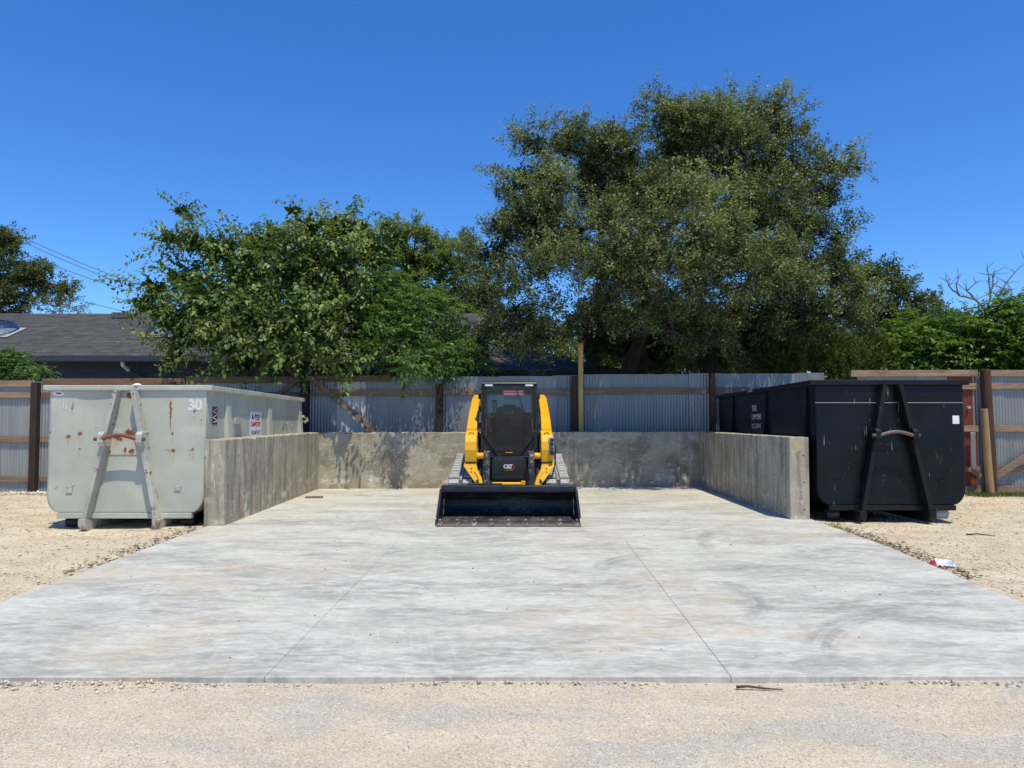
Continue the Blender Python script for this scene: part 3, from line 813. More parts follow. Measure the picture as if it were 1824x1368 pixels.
# numbers on the grey one
decal(text_mesh('30', 0.205, 0.009, 0.0006), 'stencil_number', M['white_print'], binA, (0.955, -0.0155, 1.765), FRONT, 'white number 30')
decal(text_mesh('3(:', 0.16, -0.002, 0.0006), 'stencil_number', M['white_print'], binA, (-0.90, -0.0155, 1.765), FRONT, 'half worn white number')
e = MB(); e.extrude([(0.083 * math.cos(2*math.pi*i/24), 0.036 * math.sin(2*math.pi*i/24)) for i in range(24)], 'z', -0.0015, 0.0)
st1 = decal(e.mesh(), 'sticker', M['sticker'], binA, (-1.0, -0.016, 1.93), FRONT, 'white oval sticker')
decal(sheet(0.075, 0.022), 'printed_band', M['red_print'], st1, (0, 0.006, 0.0017), (0, 0, 0))
# sign on the side of the grey one
sx = 1.1225
sg = decal(sheet(0.56, 0.45), 'sign', M['sticker'], binA, (sx + 0.002, 1.98, 1.49), RIGHT, 'white company sign')
decal(text_mesh('A★TEX'.replace('★', '•'), 0.135, 0.004, 0.0004, 1.05), 'lettering', M['black_print'], sg, (0, 0.12, 0.001), (0, 0, 0))
decal(text_mesh('DUMPSTERS', 0.105, 0.004, 0.0004, 0.95, 0.86), 'lettering', M['red_print'], sg, (0, 0.01, 0.001), (0, 0, 0))
decal(text_mesh('512-247-157', 0.09, 0.003, 0.0004, 0.95, 0.95), 'lettering', M['black_print'], sg, (0, -0.13, 0.001), (0, 0, 0))
rs = decal(sheet(0.17, 0.26), 'sticker', M['dark_red'], binA, (sx + 0.002, 0.28, 1.62), RIGHT, 'red and white warning sticker')
for i, (w, zz) in enumerate(((0.10, 0.09), (0.13, 0.05), (0.11, 0.0), (0.13, -0.04), (0.12, -0.085))):
    decal(sheet(w, 0.014), 'printed_band', M['white_print'], rs, (0.012 * (-1) ** i, zz, 0.002), (0, 0, R(14 * (-1) ** i)))
MB().box(1.122, 1.16, 1.0, 1.28, 1.50, 1.60).build('side_plate', M['grey'], binA, bevel=0.006)
for k, (y, z0, z1, lean) in enumerate(((3.45, 0.9, 1.5, 0.05), (3.72, 0.9, 1.54, 0.2), (4.05, 0.9, 1.52, 0.05))):
    MB().bar((1.126, y + lean, z0), (1.126, y, z1), 0.006, 0.11, (0, 1, 0)).build('paint_smear', M['grey_leg'], binA)
MB().tube([(1.13, 4.52, 1.64), (1.17, 4.62, 1.67), (1.23, 4.67, 1.63), (1.25, 4.66, 1.58), (1.20, 4.62, 1.55), (1.15, 4.6, 1.58), (1.16, 4.58, 1.42), (1.15, 4.57, 1.3)], [0.02, 0.03, 0.03, 0.024, 0.03, 0.022, 0.014, 0.008], 8).build('tied_strap', M['strap'], binA, smooth=True)
# lettering on the side of the black one
for txt, z, s_, sq in (('TEX', 1.76, 0.15, 0.9), ('UMPTERS', 1.60, 0.13, 0.8), ('512-259-05', 1.43, 0.12, 0.85)):
    decal(text_mesh(txt, s_, 0.003, 0.0004), 'lettering', M['grey_print'], binB, (-1.1235, 2.62 + (0.12 if txt == 'TEX' else 0), z), LEFT)
decal(text_mesh('- DUMPSTER -', 0.05, 0.001, 0.0004), 'lettering', M['grey_print'], binB, (-1.1915, 2.75, 2.09), LEFT)
decal(sheet(0.10, 0.125), 'sticker', M['sticker'], binB, (1.0, -0.017, 1.52), FRONT, 'small blank white sticker')
MB().box(-1.12, 1.118, -0.0185, -0.008, 1.775, 1.781).build('weld_seam', M['grey_print'], binB)

# ------------------------------------------------------------------ corrugated fences
def tin_sheet(w, h, pitch=0.068, amp=0.009):
    n = int(round(w / pitch * 6)); vs = []
    for z in (0.0, h):
        for i in range(n + 1):
            x = w * i / n
            vs.append((x, amp * math.cos(2 * math.pi * x / pitch), z))
    fs = [(i, i + 1, n + 2 + i, n + 1 + i) for i in range(n)]
    me = MB().poly(vs, fs).mesh('corrugated_sheet')
    me.polygons.foreach_set('use_smooth', [True] * len(me.polygons))
    return me
SHEETS = {}
def fence_sheet(root, p, q, zb, zt, mat, rr):
    """one corrugated sheet from p to q (plan points in the fence's own frame)"""
    key = (mat, round(math.hypot(q[0]-p[0], q[1]-p[1]) + 0.05, 2))
    if key not in SHEETS:
        SHEETS[key] = tin_sheet(key[1], 1.0)
    o = link('corrugated_sheet', SHEETS[key], M[mat], root)
    o.location = (p[0], p[1] + rr.choice((0, 0.005)), zb)
    o.rotation_euler = (R(rr.uniform(-0.35, 0.35)), R(rr.uniform(-0.6, 0.6)), math.atan2(q[1]-p[1], q[0]-p[0]))
    o.scale = (1, 1, zt - zb)
    return o
rr = random.Random(3)
FX0 = -13.2
fy = lambda x: 16.1 + (x + 12) * 0.02
ftop = lambda x: float(np.interp(x, [-13, -4.6, -1.4, 1.3, 4.6, 8], [2.27, 2.40, 2.42, 2.46, 2.50, 2.53]))
fence = tag(empty('corrugated_fence', (0, 0, 0)), 'long galvanised corrugated fence with dark posts and timber rails behind the bay', 'fence')
x = FX0
while x < 7.0:
    w = 0.66
    mat = 'tin_pale' if -4.1 < x + 0.3 < -3.3 else 'tin'
    fence_sheet(fence, (x, fy(x)), (x + w - 0.05, fy(x + w)), -0.22, ftop(x + w/2) + rr.uniform(-0.012, 0.012), mat, rr)
    x += w - 0.045
for px, w, top in ((-10.55, 0.155, 2.285), (-7.55, 0.15, 2.3), (-4.62, 0.2, 2.32), (-1.62, 0.145, 2.26), (1.42, 0.165, 2.44), (4.52, 0.125, 2.52)):
    mb = MB(); hw = w / 2; y0 = fy(px) - 0.02
    mb.poly([(px-hw, y0-0.15, -0.3), (px+hw, y0-0.15, -0.3), (px+hw, y0, -0.3), (px-hw, y0, -0.3), (px-hw*0.96, y0-0.145, top-0.01), (px+hw*0.94, y0-0.15, top), (px+hw*0.96, y0, top), (px-hw, y0, top-0.006)],
            [(0,3,2,1),(4,5,6,7),(0,1,5,4),(1,2,6,5),(2,3,7,6),(3,0,4,7)])
    mb.build('post', M['post_brown'] if px > 0 else M['post'], fence, bevel=0.014)
def rail(root, x0, x1, z0, z1, mat, yfun, th=0.04, off=0.014, tilt=0.0, name='rail'):
    L_ = x1 - x0
    mb = MB(); n = 5
    for i in range(n):      # slightly bowed plank
        pass
    mb.box(-L_/2, L_/2, -th/2, th/2, -(z1-z0)/2, (z1-z0)/2)
    xm = (x0 + x1) / 2
    o = mb.build(name, M[mat], root, bevel=0.005, loc=(xm, yfun(xm) - off - th/2, (z0+z1)/2), rot=(0, R(tilt), math.atan2(yfun(x1) - yfun(x0), L_)))
    return o
for (x0, x1) in ((-13.2, -10.64), (-10.46, -7.63), (-7.47, -4.73), (-4.51, -1.70), (-1.54, 1.33), (1.51, 4.45), (4.59, 7.4)):
    lo = 1.93 if x0 < -4.6 else 1.985 + 0.008 * (x0 + 4.5)
    rail(fence, x0, x1, lo, lo + 0.14, 'rail' if x0 < -10.5 else ('rail_dark' if x0 < -4.8 else 'brace'), fy, tilt=rr.uniform(-0.25, 0.25))
    if x0 < -4.8:
        rail(fence, x0, x1, 0.96, 1.10, 'brace', fy, tilt=rr.uniform(-0.3, 0.3))
        rail(fence, x0, x1, 0.09, 0.22, 'brace', fy, tilt=rr.uniform(-0.3, 0.3))
for (x0, x1, mat) in ((-13.2, -10.66, 'rail'), (-10.45, -7.3, 'rail_dark'), (-7.28, -4.74, 'rail_dark'), (-4.50, -2.72, 'rail_dark')):
    c = (x0 + x1) / 2
    rail(fence, x0, x1, ftop(c) - 0.10, ftop(c) + 0.04, mat, fy, tilt=(-0.4 if x0 > -5 else rr.uniform(-0.3, 0.3)))
# braces
yb = fy(-3.8) - 0.085
MB().bar((-4.52, yb, 2.40), (-3.0, yb, 1.17), 0.05, 0.115, (0, 0, 1)).build('brace', M['brace'], fence, bevel=0.006)
MB().bar((-4.72, yb - 0.02, 2.40), (-5.3, yb - 0.02, 1.96), 0.05, 0.10, (0, 0, 1)).build('brace', M['rail_dark'], fence, bevel=0.006)

# nearer fence run at the right
fence2 = tag(empty('corrugated_fence', (0, 0, 0)), 'corrugated fence run with pale timber rails at the far right behind the black container', 'fence')
fy2 = lambda x: 15.62 - (x - 7.4) * 0.02
x = 7.45
while x < 14.2:
    w = 0.66
    red = 9.2 < x < 9.7
    fence_sheet(fence2, (x, fy2(x)), (x + w - 0.05, fy2(x + w)), -0.25, 2.40 + rr.uniform(-0.012, 0.012), 'tin_red' if red else 'tin', rr)
    x += w - 0.045
for (z0, z1, mat) in ((2.385, 2.525, 'rail'), (2.11, 2.245, 'rail'), (1.2, 1.34, 'rail'), (0.35, 0.475, 'brace'), (-0.10, 0.05, 'brace')):
    for (x0, x1) in ((7.3, 10.0), (10.24, 14.2)):
        rail(fence2, x0, x1, z0, z1, mat, fy2, tilt=rr.uniform(-0.25, 0.25))
MB().tube([(10.17, 15.42, -0.35), (10.15, 15.42, 0.9), (10.12, 15.43, 1.8), (10.1, 15.43, 2.53)], [0.107, 0.104, 0.1, 0.098], 14).build('pole', M['post_brown'], fence2, smooth=False, bevel=0.01)
MB().bar((10.26, 15.45, 0.24), (11.9, 15.42, 1.32), 0.045, 0.135, (0, 0, 1)).build('brace', M['brace'], fence2, bevel=0.006)
MB().box(9.77, 9.86, 15.44, 15.475, 0.42, 1.19).build('board', M['board_white'], fence2, bevel=0.004)
MB().bar((9.7, 15.44, 0.42), (9.95, 15.44, 0.26), 0.04, 0.09, (0, 0, 1)).build('brace', M['brace'], fence2, bevel=0.004)
MB().cyl((9.79, 15.50, 1.72), (9.79, 15.585, 1.72), 0.028, 10).build('bolt', M['flash'], fence2)
tag(MB().tube([(9.99, 15.18, -0.3), (9.94, 15.19, 0.6), (9.9, 15.2, 1.69)], [0.078, 0.075, 0.07], 14).build('wooden_pole', M['post_tan'], bevel=0.01),
    'short tan round pole leaning beside the brown fence post', 'pole')
tag(MB().box(1.48, 1.585, 16.1, 16.2, -0.1, 3.16).build('timber_post', M['post_yellow'], bevel=0.006),
    'tall yellowish square timber post rising above the fence', 'post')

# ------------------------------------------------------------------ house behind the fence
house = tag(empty('house', (0, 0, 0)), 'long low navy house with grey shingled roof behind the left fence', 'house')
EY, RY, EZ, RZ = 21.3, 25.6, 3.30, 5.14
HX0, HX1 = -30.0, -0.9
MB().box(HX0 + 0.3, HX1 - 0.3, EY + 0.5, EY + 7.9, -0.2, 3.25).build('wall', M['siding'], house)
for k in range(14):     # lapped boards of the front wall
    z = 0.35 + k * 0.205
    MB().poly([(HX0+0.3, EY+0.47, z), (HX1-0.3, EY+0.47, z), (HX1-0.3, EY+0.499, z), (HX0+0.3, EY+0.499, z), (HX0+0.3, EY+0.49, z+0.2), (HX1-0.3, EY+0.49, z+0.2), (HX1-0.3, EY+0.499, z+0.2), (HX0+0.3, EY+0.499, z+0.2)],
              [(0,3,2,1),(4,5,6,7),(0,1,5,4),(1,2,6,5),(2,3,7,6),(3,0,4,7)]).build('siding_board', M['siding'], house)
roof = MB(); nc = 32
for k in range(nc):         # shingle courses, each lapping the one below
    y0 = EY + (RY - EY) * k / nc; y1 = EY + (RY - EY) * (k + 1.25) / nc
    z0 = EZ + (RZ - EZ) * k / nc; z1 = EZ + (RZ - EZ) * (k + 1.25) / nc
    y1 = min(y1, RY); z1 = min(z1, RZ)
    roof.poly([(HX0, y0, z0 + 0.022), (HX1, y0, z0 + 0.022), (HX1, y1, z1 + 0.003), (HX0, y1, z1 + 0.003), (HX0, y0, z0), (HX1, y0, z0)], [(0,1,2,3), (4,5,1,0)])
roof.poly([(HX0, RY, RZ), (HX1, RY, RZ), (HX1, RY + 4.3, EZ), (HX0, RY + 4.3, EZ)], [(0,1,2,3)])
roof.poly([(HX0, EY, EZ), (HX1, EY, EZ), (HX1, RY, RZ - 0.02), (HX0, RY, RZ - 0.02)], [(0,3,2,1)])
rf = roof.build('roof', M['shingle'], house)
for k in range(44):         # ridge caps
    x = HX0 + 0.66 * k
    if x > HX1 - 0.6: break
    MB().poly([(x, RY - 0.15, RZ - 0.045), (x + 0.7, RY - 0.15, RZ - 0.05), (x + 0.7, RY, RZ + 0.024), (x, RY, RZ + 0.03), (x, RY + 0.15, RZ - 0.05), (x + 0.7, RY + 0.15, RZ - 0.05)], [(0,1,2,3), (3,2,5,4)]).build('ridge_cap', M['shingle'], rf)
MB().box(HX0 - 0.05, HX1 + 0.05, EY - 0.14, EY + 0.02, EZ - 0.17, EZ - 0.02).build('gutter', M['gutter'], house, bevel=0.02)
MB().box(HX0, HX1, EY + 0.03, EY + 0.48, EZ - 0.16, EZ - 0.06).build('soffit', M['siding'], house)
def slope_z(y): return EZ + (RZ - EZ) * (y - EY) / (RY - EY)
th = math.atan2(RZ - EZ, RY - EY)
for sxx in (-16.55, -11.3):
    mb = MB(); ys = 23.4
    fl = MB().box(-0.5, 0.5, -0.5, 0.5, 0.03, 0.06).build('skylight', M['flash'], house, bevel=0.02, loc=(sxx, ys, slope_z(ys)), rot=(th, 0, 0))
    vs = []; fs = []; nr, ns = 5, 24
    for i in range(nr + 1):
        a = i / nr * math.pi / 2
        for j in range(ns):
            t_ = 2 * math.pi * j / ns
            c, s_ = math.cos(t_), math.sin(t_)
            rx = 0.44 * math.copysign(abs(c) ** 0.6, c) * math.cos(a) ** 0.6; ry = 0.48 * math.copysign(abs(s_) ** 0.6, s_) * math.cos(a) ** 0.6
            vs.append((rx, ry, 0.07 + 0.34 * math.sin(a)))
    for i in range(nr):
        for j in range(ns):
            fs.append((i*ns+j, i*ns+(j+1)%ns, (i+1)*ns+(j+1)%ns, (i+1)*ns+j))
    MB().poly(vs, fs).build('dome', M['dome'], fl, smooth=True)
    MB().box(-0.44, 0.44, -0.42, 0.42, 0.06, 0.08).build('light_shaft', M['flash'], fl)
MB().extrude([(-0.22, 0.0), (0.2, 0.0), (0.2, 0.14), (0.1, 0.2), (-0.2, 0.2), (-0.22, 0.16)], 'x', -0.28, 0.28).build('roof_vent', M['vent'], house, bevel=0.01, loc=(-13.62, 25.2, slope_z(25.2) - 0.04))
MB().tube([(-11.44, EY - 0.06, EZ - 0.15), (-11.44, EY - 0.06, EZ - 0.27), (-11.36, EY + 0.14, EZ - 0.40)], 0.06, 8).build('downspout', M['spout'], house)
MB().tube([(-11.36, EY + 0.15, EZ - 0.405), (-11.1, EY + 0.4, EZ - 0.62), (-11.1, EY + 0.42, 0.1)], 0.05, 8).build('downspout', M['gutter'], house)

shed = tag(empty('outbuilding', (0, 0, 0)), 'low dark outbuilding with hipped shingle roof under the big oak', 'outbuilding')
e_y, r_y, e_z, r_z = 18.9, 21.0, 2.72, 3.46
sx0, sx1 = -4.2, 2.8
MB().box(sx0 + 0.3, sx1 - 0.3, e_y + 0.35, e_y + 3.9, -0.2, 2.68).build('wall', M['siding'], shed)
rb = MB(); nc = 14
for k in range(nc):
    a, b = k / nc, min(1, (k + 1.25) / nc)
    f = lambda t_: (sx1 - 2.15 * t_, e_y + (r_y - e_y) * t_, e_z + (r_z - e_z) * t_)
    xa, ya, za = f(a); xb, yb_, zb_ = f(b)
    rb.poly([(sx0, ya, za + 0.022), (xa, ya, za + 0.022), (xb, yb_, zb_ + 0.003), (sx0, yb_, zb_ + 0.003), (sx0, ya, za), (xa, ya, za)], [(0,1,2,3), (4,5,1,0)])
    y2a, y2b = 2 * r_y - ya, 2 * r_y - yb_
    rb.poly([(xa, ya, za + 0.02), (xa, y2a, za + 0.02), (xb, y2b, zb_ + 0.003), (xb, yb_, zb_ + 0.003)], [(0,1,2,3)])
rb.poly([(sx0, r_y, r_z), (sx1 - 2.15, r_y, r_z), (sx1, 2 * r_y - e_y, e_z), (sx0, 2 * r_y - e_y, e_z)], [(0,1,2,3)])
rb.poly([(sx0, e_y, e_z), (sx1, e_y, e_z), (sx1, 2*r_y-e_y, e_z), (sx0, 2*r_y-e_y, e_z)], [(0,3,2,1)])
rb.build('roof', M['shingle'], shed)
MB().box(sx0, sx1 + 0.03, e_y - 0.06, e_y + 0.015, e_z - 0.13, e_z - 0.005).build('fascia', M['siding'], shed, bevel=0.008)

# ------------------------------------------------------------------ overhead cables
for i, (a, b) in enumerate((((-24.6, 10.66), (-15.2, 6.9)), ((-24.6, 10.44), (-15.2, 6.70)), ((-24.6, 9.83), (-15.2, 6.6)), ((-24.6, 8.34), (-16.0, 6.0)))):
    pts = []
    for k in range(17):
        t_ = k / 16
        pts.append((a[0] + (b[0] - a[0]) * t_, 34.0, a[1] + (b[1] - a[1]) * t_ - 0.22 * math.sin(math.pi * t_)))
    tag(MB().tube(pts, 0.014, 5).build('power_cable', M['wire']),
        ['topmost overhead cable slanting down behind the left tree', 'second overhead cable from the top, close under the first', 'third overhead cable from the top at the left', 'lowest thin overhead cable above the house ridge'][i], 'cable', 'overhead cables')
# ------------------------------------------------------------------ compact track loader, bucket on the pad
ldr = tag(empty('track_loader', (-0.05, 12.4, 0.0)), 'yellow and black compact track loader with bucket lowered on the concrete pad', 'loader')
MK = M['machine_black']
# chassis and engine housing
MB().box(-0.50, 0.50, 0.06, 1.55, 0.25, 0.80).build('chassis', MK, ldr, bevel=0.02)
MB().extrude([(1.46, 0.72), (2.05, 0.55), (2.15, 0.75), (2.15, 1.25), (2.0, 1.42), (1.5, 1.45), (1.46, 1.44)], 'x', -0.46, 0.46).build('engine_hood', M['yellow'], ldr, bevel=0.03)
for s in (-1, 1):
    MB().extrude([(1.55, 0.55), (2.1, 0.55), (2.08, 1.5), (1.95, 1.88), (1.75, 1.88), (1.6, 1.3)], 'x', s * 0.52 - 0.035, s * 0.52 + 0.035).build('arm_tower', MK, ldr, bevel=0.015)
# cab: frame round the door opening, roof, pillars, rear frame
gl_top, gl_mid, gl_bot = 2.03, 1.22, 0.868
hw = 0.418
def door_outline(g):
    """door glass outline grown by g: rounded top corners, tapering to a narrow foot"""
    pts = []
    w = hw + g; r = 0.15
    cr = r + g * 0.5
    for a in np.linspace(math.pi / 2, 0, 9):
        pts.append((w - cr + cr * math.cos(a), gl_top + g - cr * 0.75 + cr * 0.75 * math.sin(a)))
    pts += [(w, gl_mid - g * 0.4), (0.165 + g * 0.75, gl_bot - g), ]
    return pts + [(-x, z) for x, z in reversed(pts)]
def ring(name, inner, outer, y0, y1, mat, parent, bevel=0.006):
    n = len(inner); mb = MB()
    pts = [(x, y0, z) for x, z in outer] + [(x, y0, z) for x, z in inner] + [(x, y1, z) for x, z in outer] + [(x, y1, z) for x, z in inner]
    fs = []
    for i in range(n):
        j = (i + 1) % n
        fs += [(i, j, n + j, n + i), (2*n + j, 2*n + i, 3*n + i, 3*n + j), (i, 2*n + i, 2*n + j, j), (n + j, 3*n + j, 3*n + i, n + i)]
    return mb.poly(pts, fs).build(name, mat, parent, bevel=bevel)
inner = door_outline(0.006); rim = door_outline(0.03)
# outer frame reaches the square cab corners
outer = []
for (x, z), (xi, zi) in zip(door_outline(0.05), rim):
    if z > gl_top - 0.16: outer.append((x, z))
    else: outer.append((x, z))
fo = []
n_in = len(rim)
cabW = 0.482
for i, (x, z) in enumerate(rim):
    if z > 1.3:
        if abs(x) > 0.30: fo.append((math.copysign(cabW if z < 1.99 else cabW - 0.05, x), min(2.095, z + 0.05) if z < 1.99 else 2.098))
        else: fo.append((x, 2.10))
    elif z > 1.0: fo.append((math.copysign(cabW, x), 1.02))
    else: fo.append((math.copysign(0.34, x), 0.80))
ring('cab_front_frame', rim, fo, -0.02, 0.07, MK, ldr)
cab_front = MB().extrude([(-cabW, 0.80), (-0.33, 0.795), (0.33, 0.795), (cabW, 0.80), (cabW, 1.03), (0.35, 0.80), (-0.35, 0.80), (-cabW, 1.03)], 'y', 0.0, 0.06).build('cab_sill', MK, ldr)
door = ring('door', inner, door_outline(0.028), -0.035, -0.012, MK, ldr, 0.004)
n = len(inner)
MB().poly([(x, -0.024, z) for x, z in door_outline(0.007)], [tuple(range(n))]).build('glass_pane', M['glass'], door)
MB().tube([(x, -0.04, z) for x, z in door_outline(0.017)] + [(door_outline(0.017)[0][0], -0.04, door_outline(0.017)[0][1])], 0.009, 6, cap=False).build('door_seal', M['hose'], door, smooth=True)
MB().box(0.40, 0.455, -0.085, -0.036, 1.14, 1.30).build('handle', M['hose'], door, bevel=0.012)
MB().box(-0.06, 0.06, -0.036, -0.026, 0.915, 0.925).build('door_badge', M['yellow_print'], door)
wp = MB().tube([(0.13, -0.05, 1.98), (0.22, -0.055, 1.72), (0.34, -0.05, 1.45)], 0.008, 6).build('wiper', M['hose'], door)
MB().bar((0.17, -0.045, 1.86), (0.335, -0.045, 1.42), 0.012, 0.022, (0, 1, 0)).build('wiper_blade', M['hose'], wp)
st = MB().box(-0.115, 0.265, -0.012, -0.0105, 1.885, 1.975).build('warning_sticker', M['dark_red'], door, loc=(0, -0.014, 0))
for zz in (1.965, 1.93, 1.905):
    MB().box(-0.09, 0.24, -0.0135, -0.0125, zz - 0.003, zz + 0.003).build('printed_line', M['grey_print'], st)
# roof slab, side pillars, rear of cab
MB().extrude([(-0.06, 2.085), (-0.03, 2.125), (0.10, 2.14), (1.35, 2.12), (1.45, 2.08), (1.45, 2.05), (0.05, 2.05)], 'x', -cabW, cabW).build('cab_roof', MK, ldr, bevel=0.012)
for s in (-1, 1):
    MB().box(*sorted((s * (cabW - 0.035), s * cabW)), 0.071, 1.42, 0.801, 1.48).build('cab_side', MK, ldr)
    MB().box(*sorted((s * (cabW - 0.035), s * cabW)), 0.071, 0.15, 1.481, 2.05).build('cab_pillar', MK, ldr)
    MB().box(*sorted((s * (cabW - 0.035), s * cabW)), 0.70, 0.78, 1.481, 2.05).build('cab_pillar', MK, ldr)
    MB().box(*sorted((s * (cabW - 0.06), s * cabW)), 1.34, 1.42, 1.481, 2.05).build('cab_pillar', MK, ldr)
    MB().poly([(s * (cabW - 0.015), 0.15, 1.481), (s * (cabW - 0.015), 1.34, 1.481), (s * (cabW - 0.015), 1.34, 2.05), (s * (cabW - 0.015), 0.15, 2.05)], [(0,1,2,3)]).build('side_window', M['glass_dark'], ldr)
    lp = MB().box(s * 0.345 - 0.075, s * 0.345 + 0.075, -0.045, -0.018, 2.045, 2.085).build('work_lamp_housing', MK, ldr, bevel=0.004)
    MB().box(s * 0.345 - 0.065, s * 0.345 + 0.065, -0.052, -0.0455, 2.05, 2.08).build('lamp_lens', M['lamp'], lp)
MB().box(-cabW + 0.06, cabW - 0.06, 1.36, 1.40, 0.81, 1.60).build('cab_back', M['inside'], ldr)
MB().box(-cabW + 0.06, cabW - 0.06, 1.36, 1.40, 1.95, 2.05).build('cab_back', M['inside'], ldr)
MB().poly([(-0.42, 1.38, 1.6), (0.42, 1.38, 1.6), (0.42, 1.38, 1.95), (-0.42, 1.38, 1.95)], [(0,1,2,3)]).build('rear_window', M['glass'], ldr)
# interior
seat = MB().extrude([(-0.24, 1.05), (0.24, 1.05), (0.26, 1.45), (0.26, 1.62), (0.22, 1.70), (0.12, 1.71), (0.11, 1.75), (-0.11, 1.75), (-0.12, 1.71), (-0.22, 1.70), (-0.26, 1.62), (-0.26, 1.45)], 'y', 0.98, 1.12).build('seat_back', M['seat'], ldr, bevel=0.03)
decal(text_mesh('CAT', 0.085, 0.002, 0.0005), 'seat_lettering', M['grey_print'], seat, (0.0, 0.975, 1.60), FRONT)
MB().box(-0.25, 0.25, 0.42, 0.98, 0.93, 1.06).build('seat_cushion', M['seat'], ldr, bevel=0.04)
for s in (-1, 1):
    MB().box(s * 0.35 - 0.075, s * 0.35 + 0.075, 0.30, 1.0, 0.85, 1.20).build('arm_console', M['inside'], ldr, bevel=0.03)
    MB().tube([(s * 0.33, 0.34, 1.18), (s * 0.31, 0.32, 1.30), (s * 0.31, 0.33, 1.36)], [0.014, 0.02, 0.024], 8).build('joystick', MK, ldr, smooth=True)
    MB().tube([(s * 0.30, 0.10, 1.52), (s * 0.345, 0.16, 1.6), (s * 0.35, 0.2, 1.40), (s * 0.33, 0.22, 1.28)], 0.01, 6).build('cable_loop', M['grey_print'] if s < 0 else M['hose'], ldr)
    MB().box(s * 0.20 - 0.13, s * 0.20 + 0.13, 0.08, 0.36, 0.86, 0.885).build('foot_plate', M['pad'], ldr)
MB().tube([(-0.30, 0.36, 1.26), (-0.12, 0.33, 1.33), (0.12, 0.33, 1.33), (0.30, 0.36, 1.26)], 0.022, 8).build('lap_bar', M['hose'], ldr, smooth=True)
MB().cyl((-0.24, 0.13, 0.99), (0.24, 0.13, 0.99), 0.045, 14).build('foot_bar', M['pad'], ldr, smooth=False)
MB().tube([(-0.27, 0.3, 1.5), (-0.27, 0.3, 1.70), (-0.26, 0.3, 1.82)], [0.014, 0.016, 0.05], 8).build('grab_post', M['inside'], ldr)
MB().cyl((-0.26, 0.27, 1.70), (-0.26, 0.31, 1.77), 0.05, 12).build('beacon', M['strap'], ldr)
# lower front box with emblem
fb = MB().extrude([(-0.275, 0.47), (0.275, 0.47), (0.285, 0.83), (0.25, 0.845), (-0.25, 0.845), (-0.285, 0.83)], 'y', -0.30, 0.06).build('front_box', MK, ldr, bevel=0.02)
MB().box(-0.34, 0.34, -0.24, 0.02, 0.846, 0.862).build('step_plate', MK, ldr, bevel=0.004)
MB().box(-0.23, 0.23, -0.34, -0.301, 0.495, 0.535).build('front_step', M['bucket_rim'], ldr, bevel=0.008)
decal(text_mesh('CAT', 0.085, 0.005, 0.001, 0.9, 0.92), 'emblem_lettering', M['white_print'], fb, (-0.018, -0.3085, 0.70), FRONT)
decal(MB().extrude([(-0.024, -0.036), (0.024, -0.036), (0.0, -0.006)], 'z', 0, 0.0015).mesh(), 'emblem_triangle', M['yellow_print'], fb, (-0.014, -0.3100, 0.70), FRONT)
for k in range(6):      # broken red hexagon behind the letters
    a0 = R(-150 + 33 * k + 2); a1 = R(-150 + 33 * k + 29)
    ro, ri = 0.056, 0.037
    decal(MB().extrude([(ro * math.cos(a0), ro * math.sin(a0)), (ro * math.cos(a1), ro * math.sin(a1)), (ri * math.cos(a1), ri * math.sin(a1)), (ri * math.cos(a0), ri * math.sin(a0))], 'z', 0, 0.001).mesh(), 'emblem_segment', M['red_print'], fb, (0.04, -0.3075, 0.70), FRONT)
decal(sheet(0.14, 0.004), 'emblem_line', M['yellow_print'], fb, (0.0, -0.3065, 0.64), FRONT)
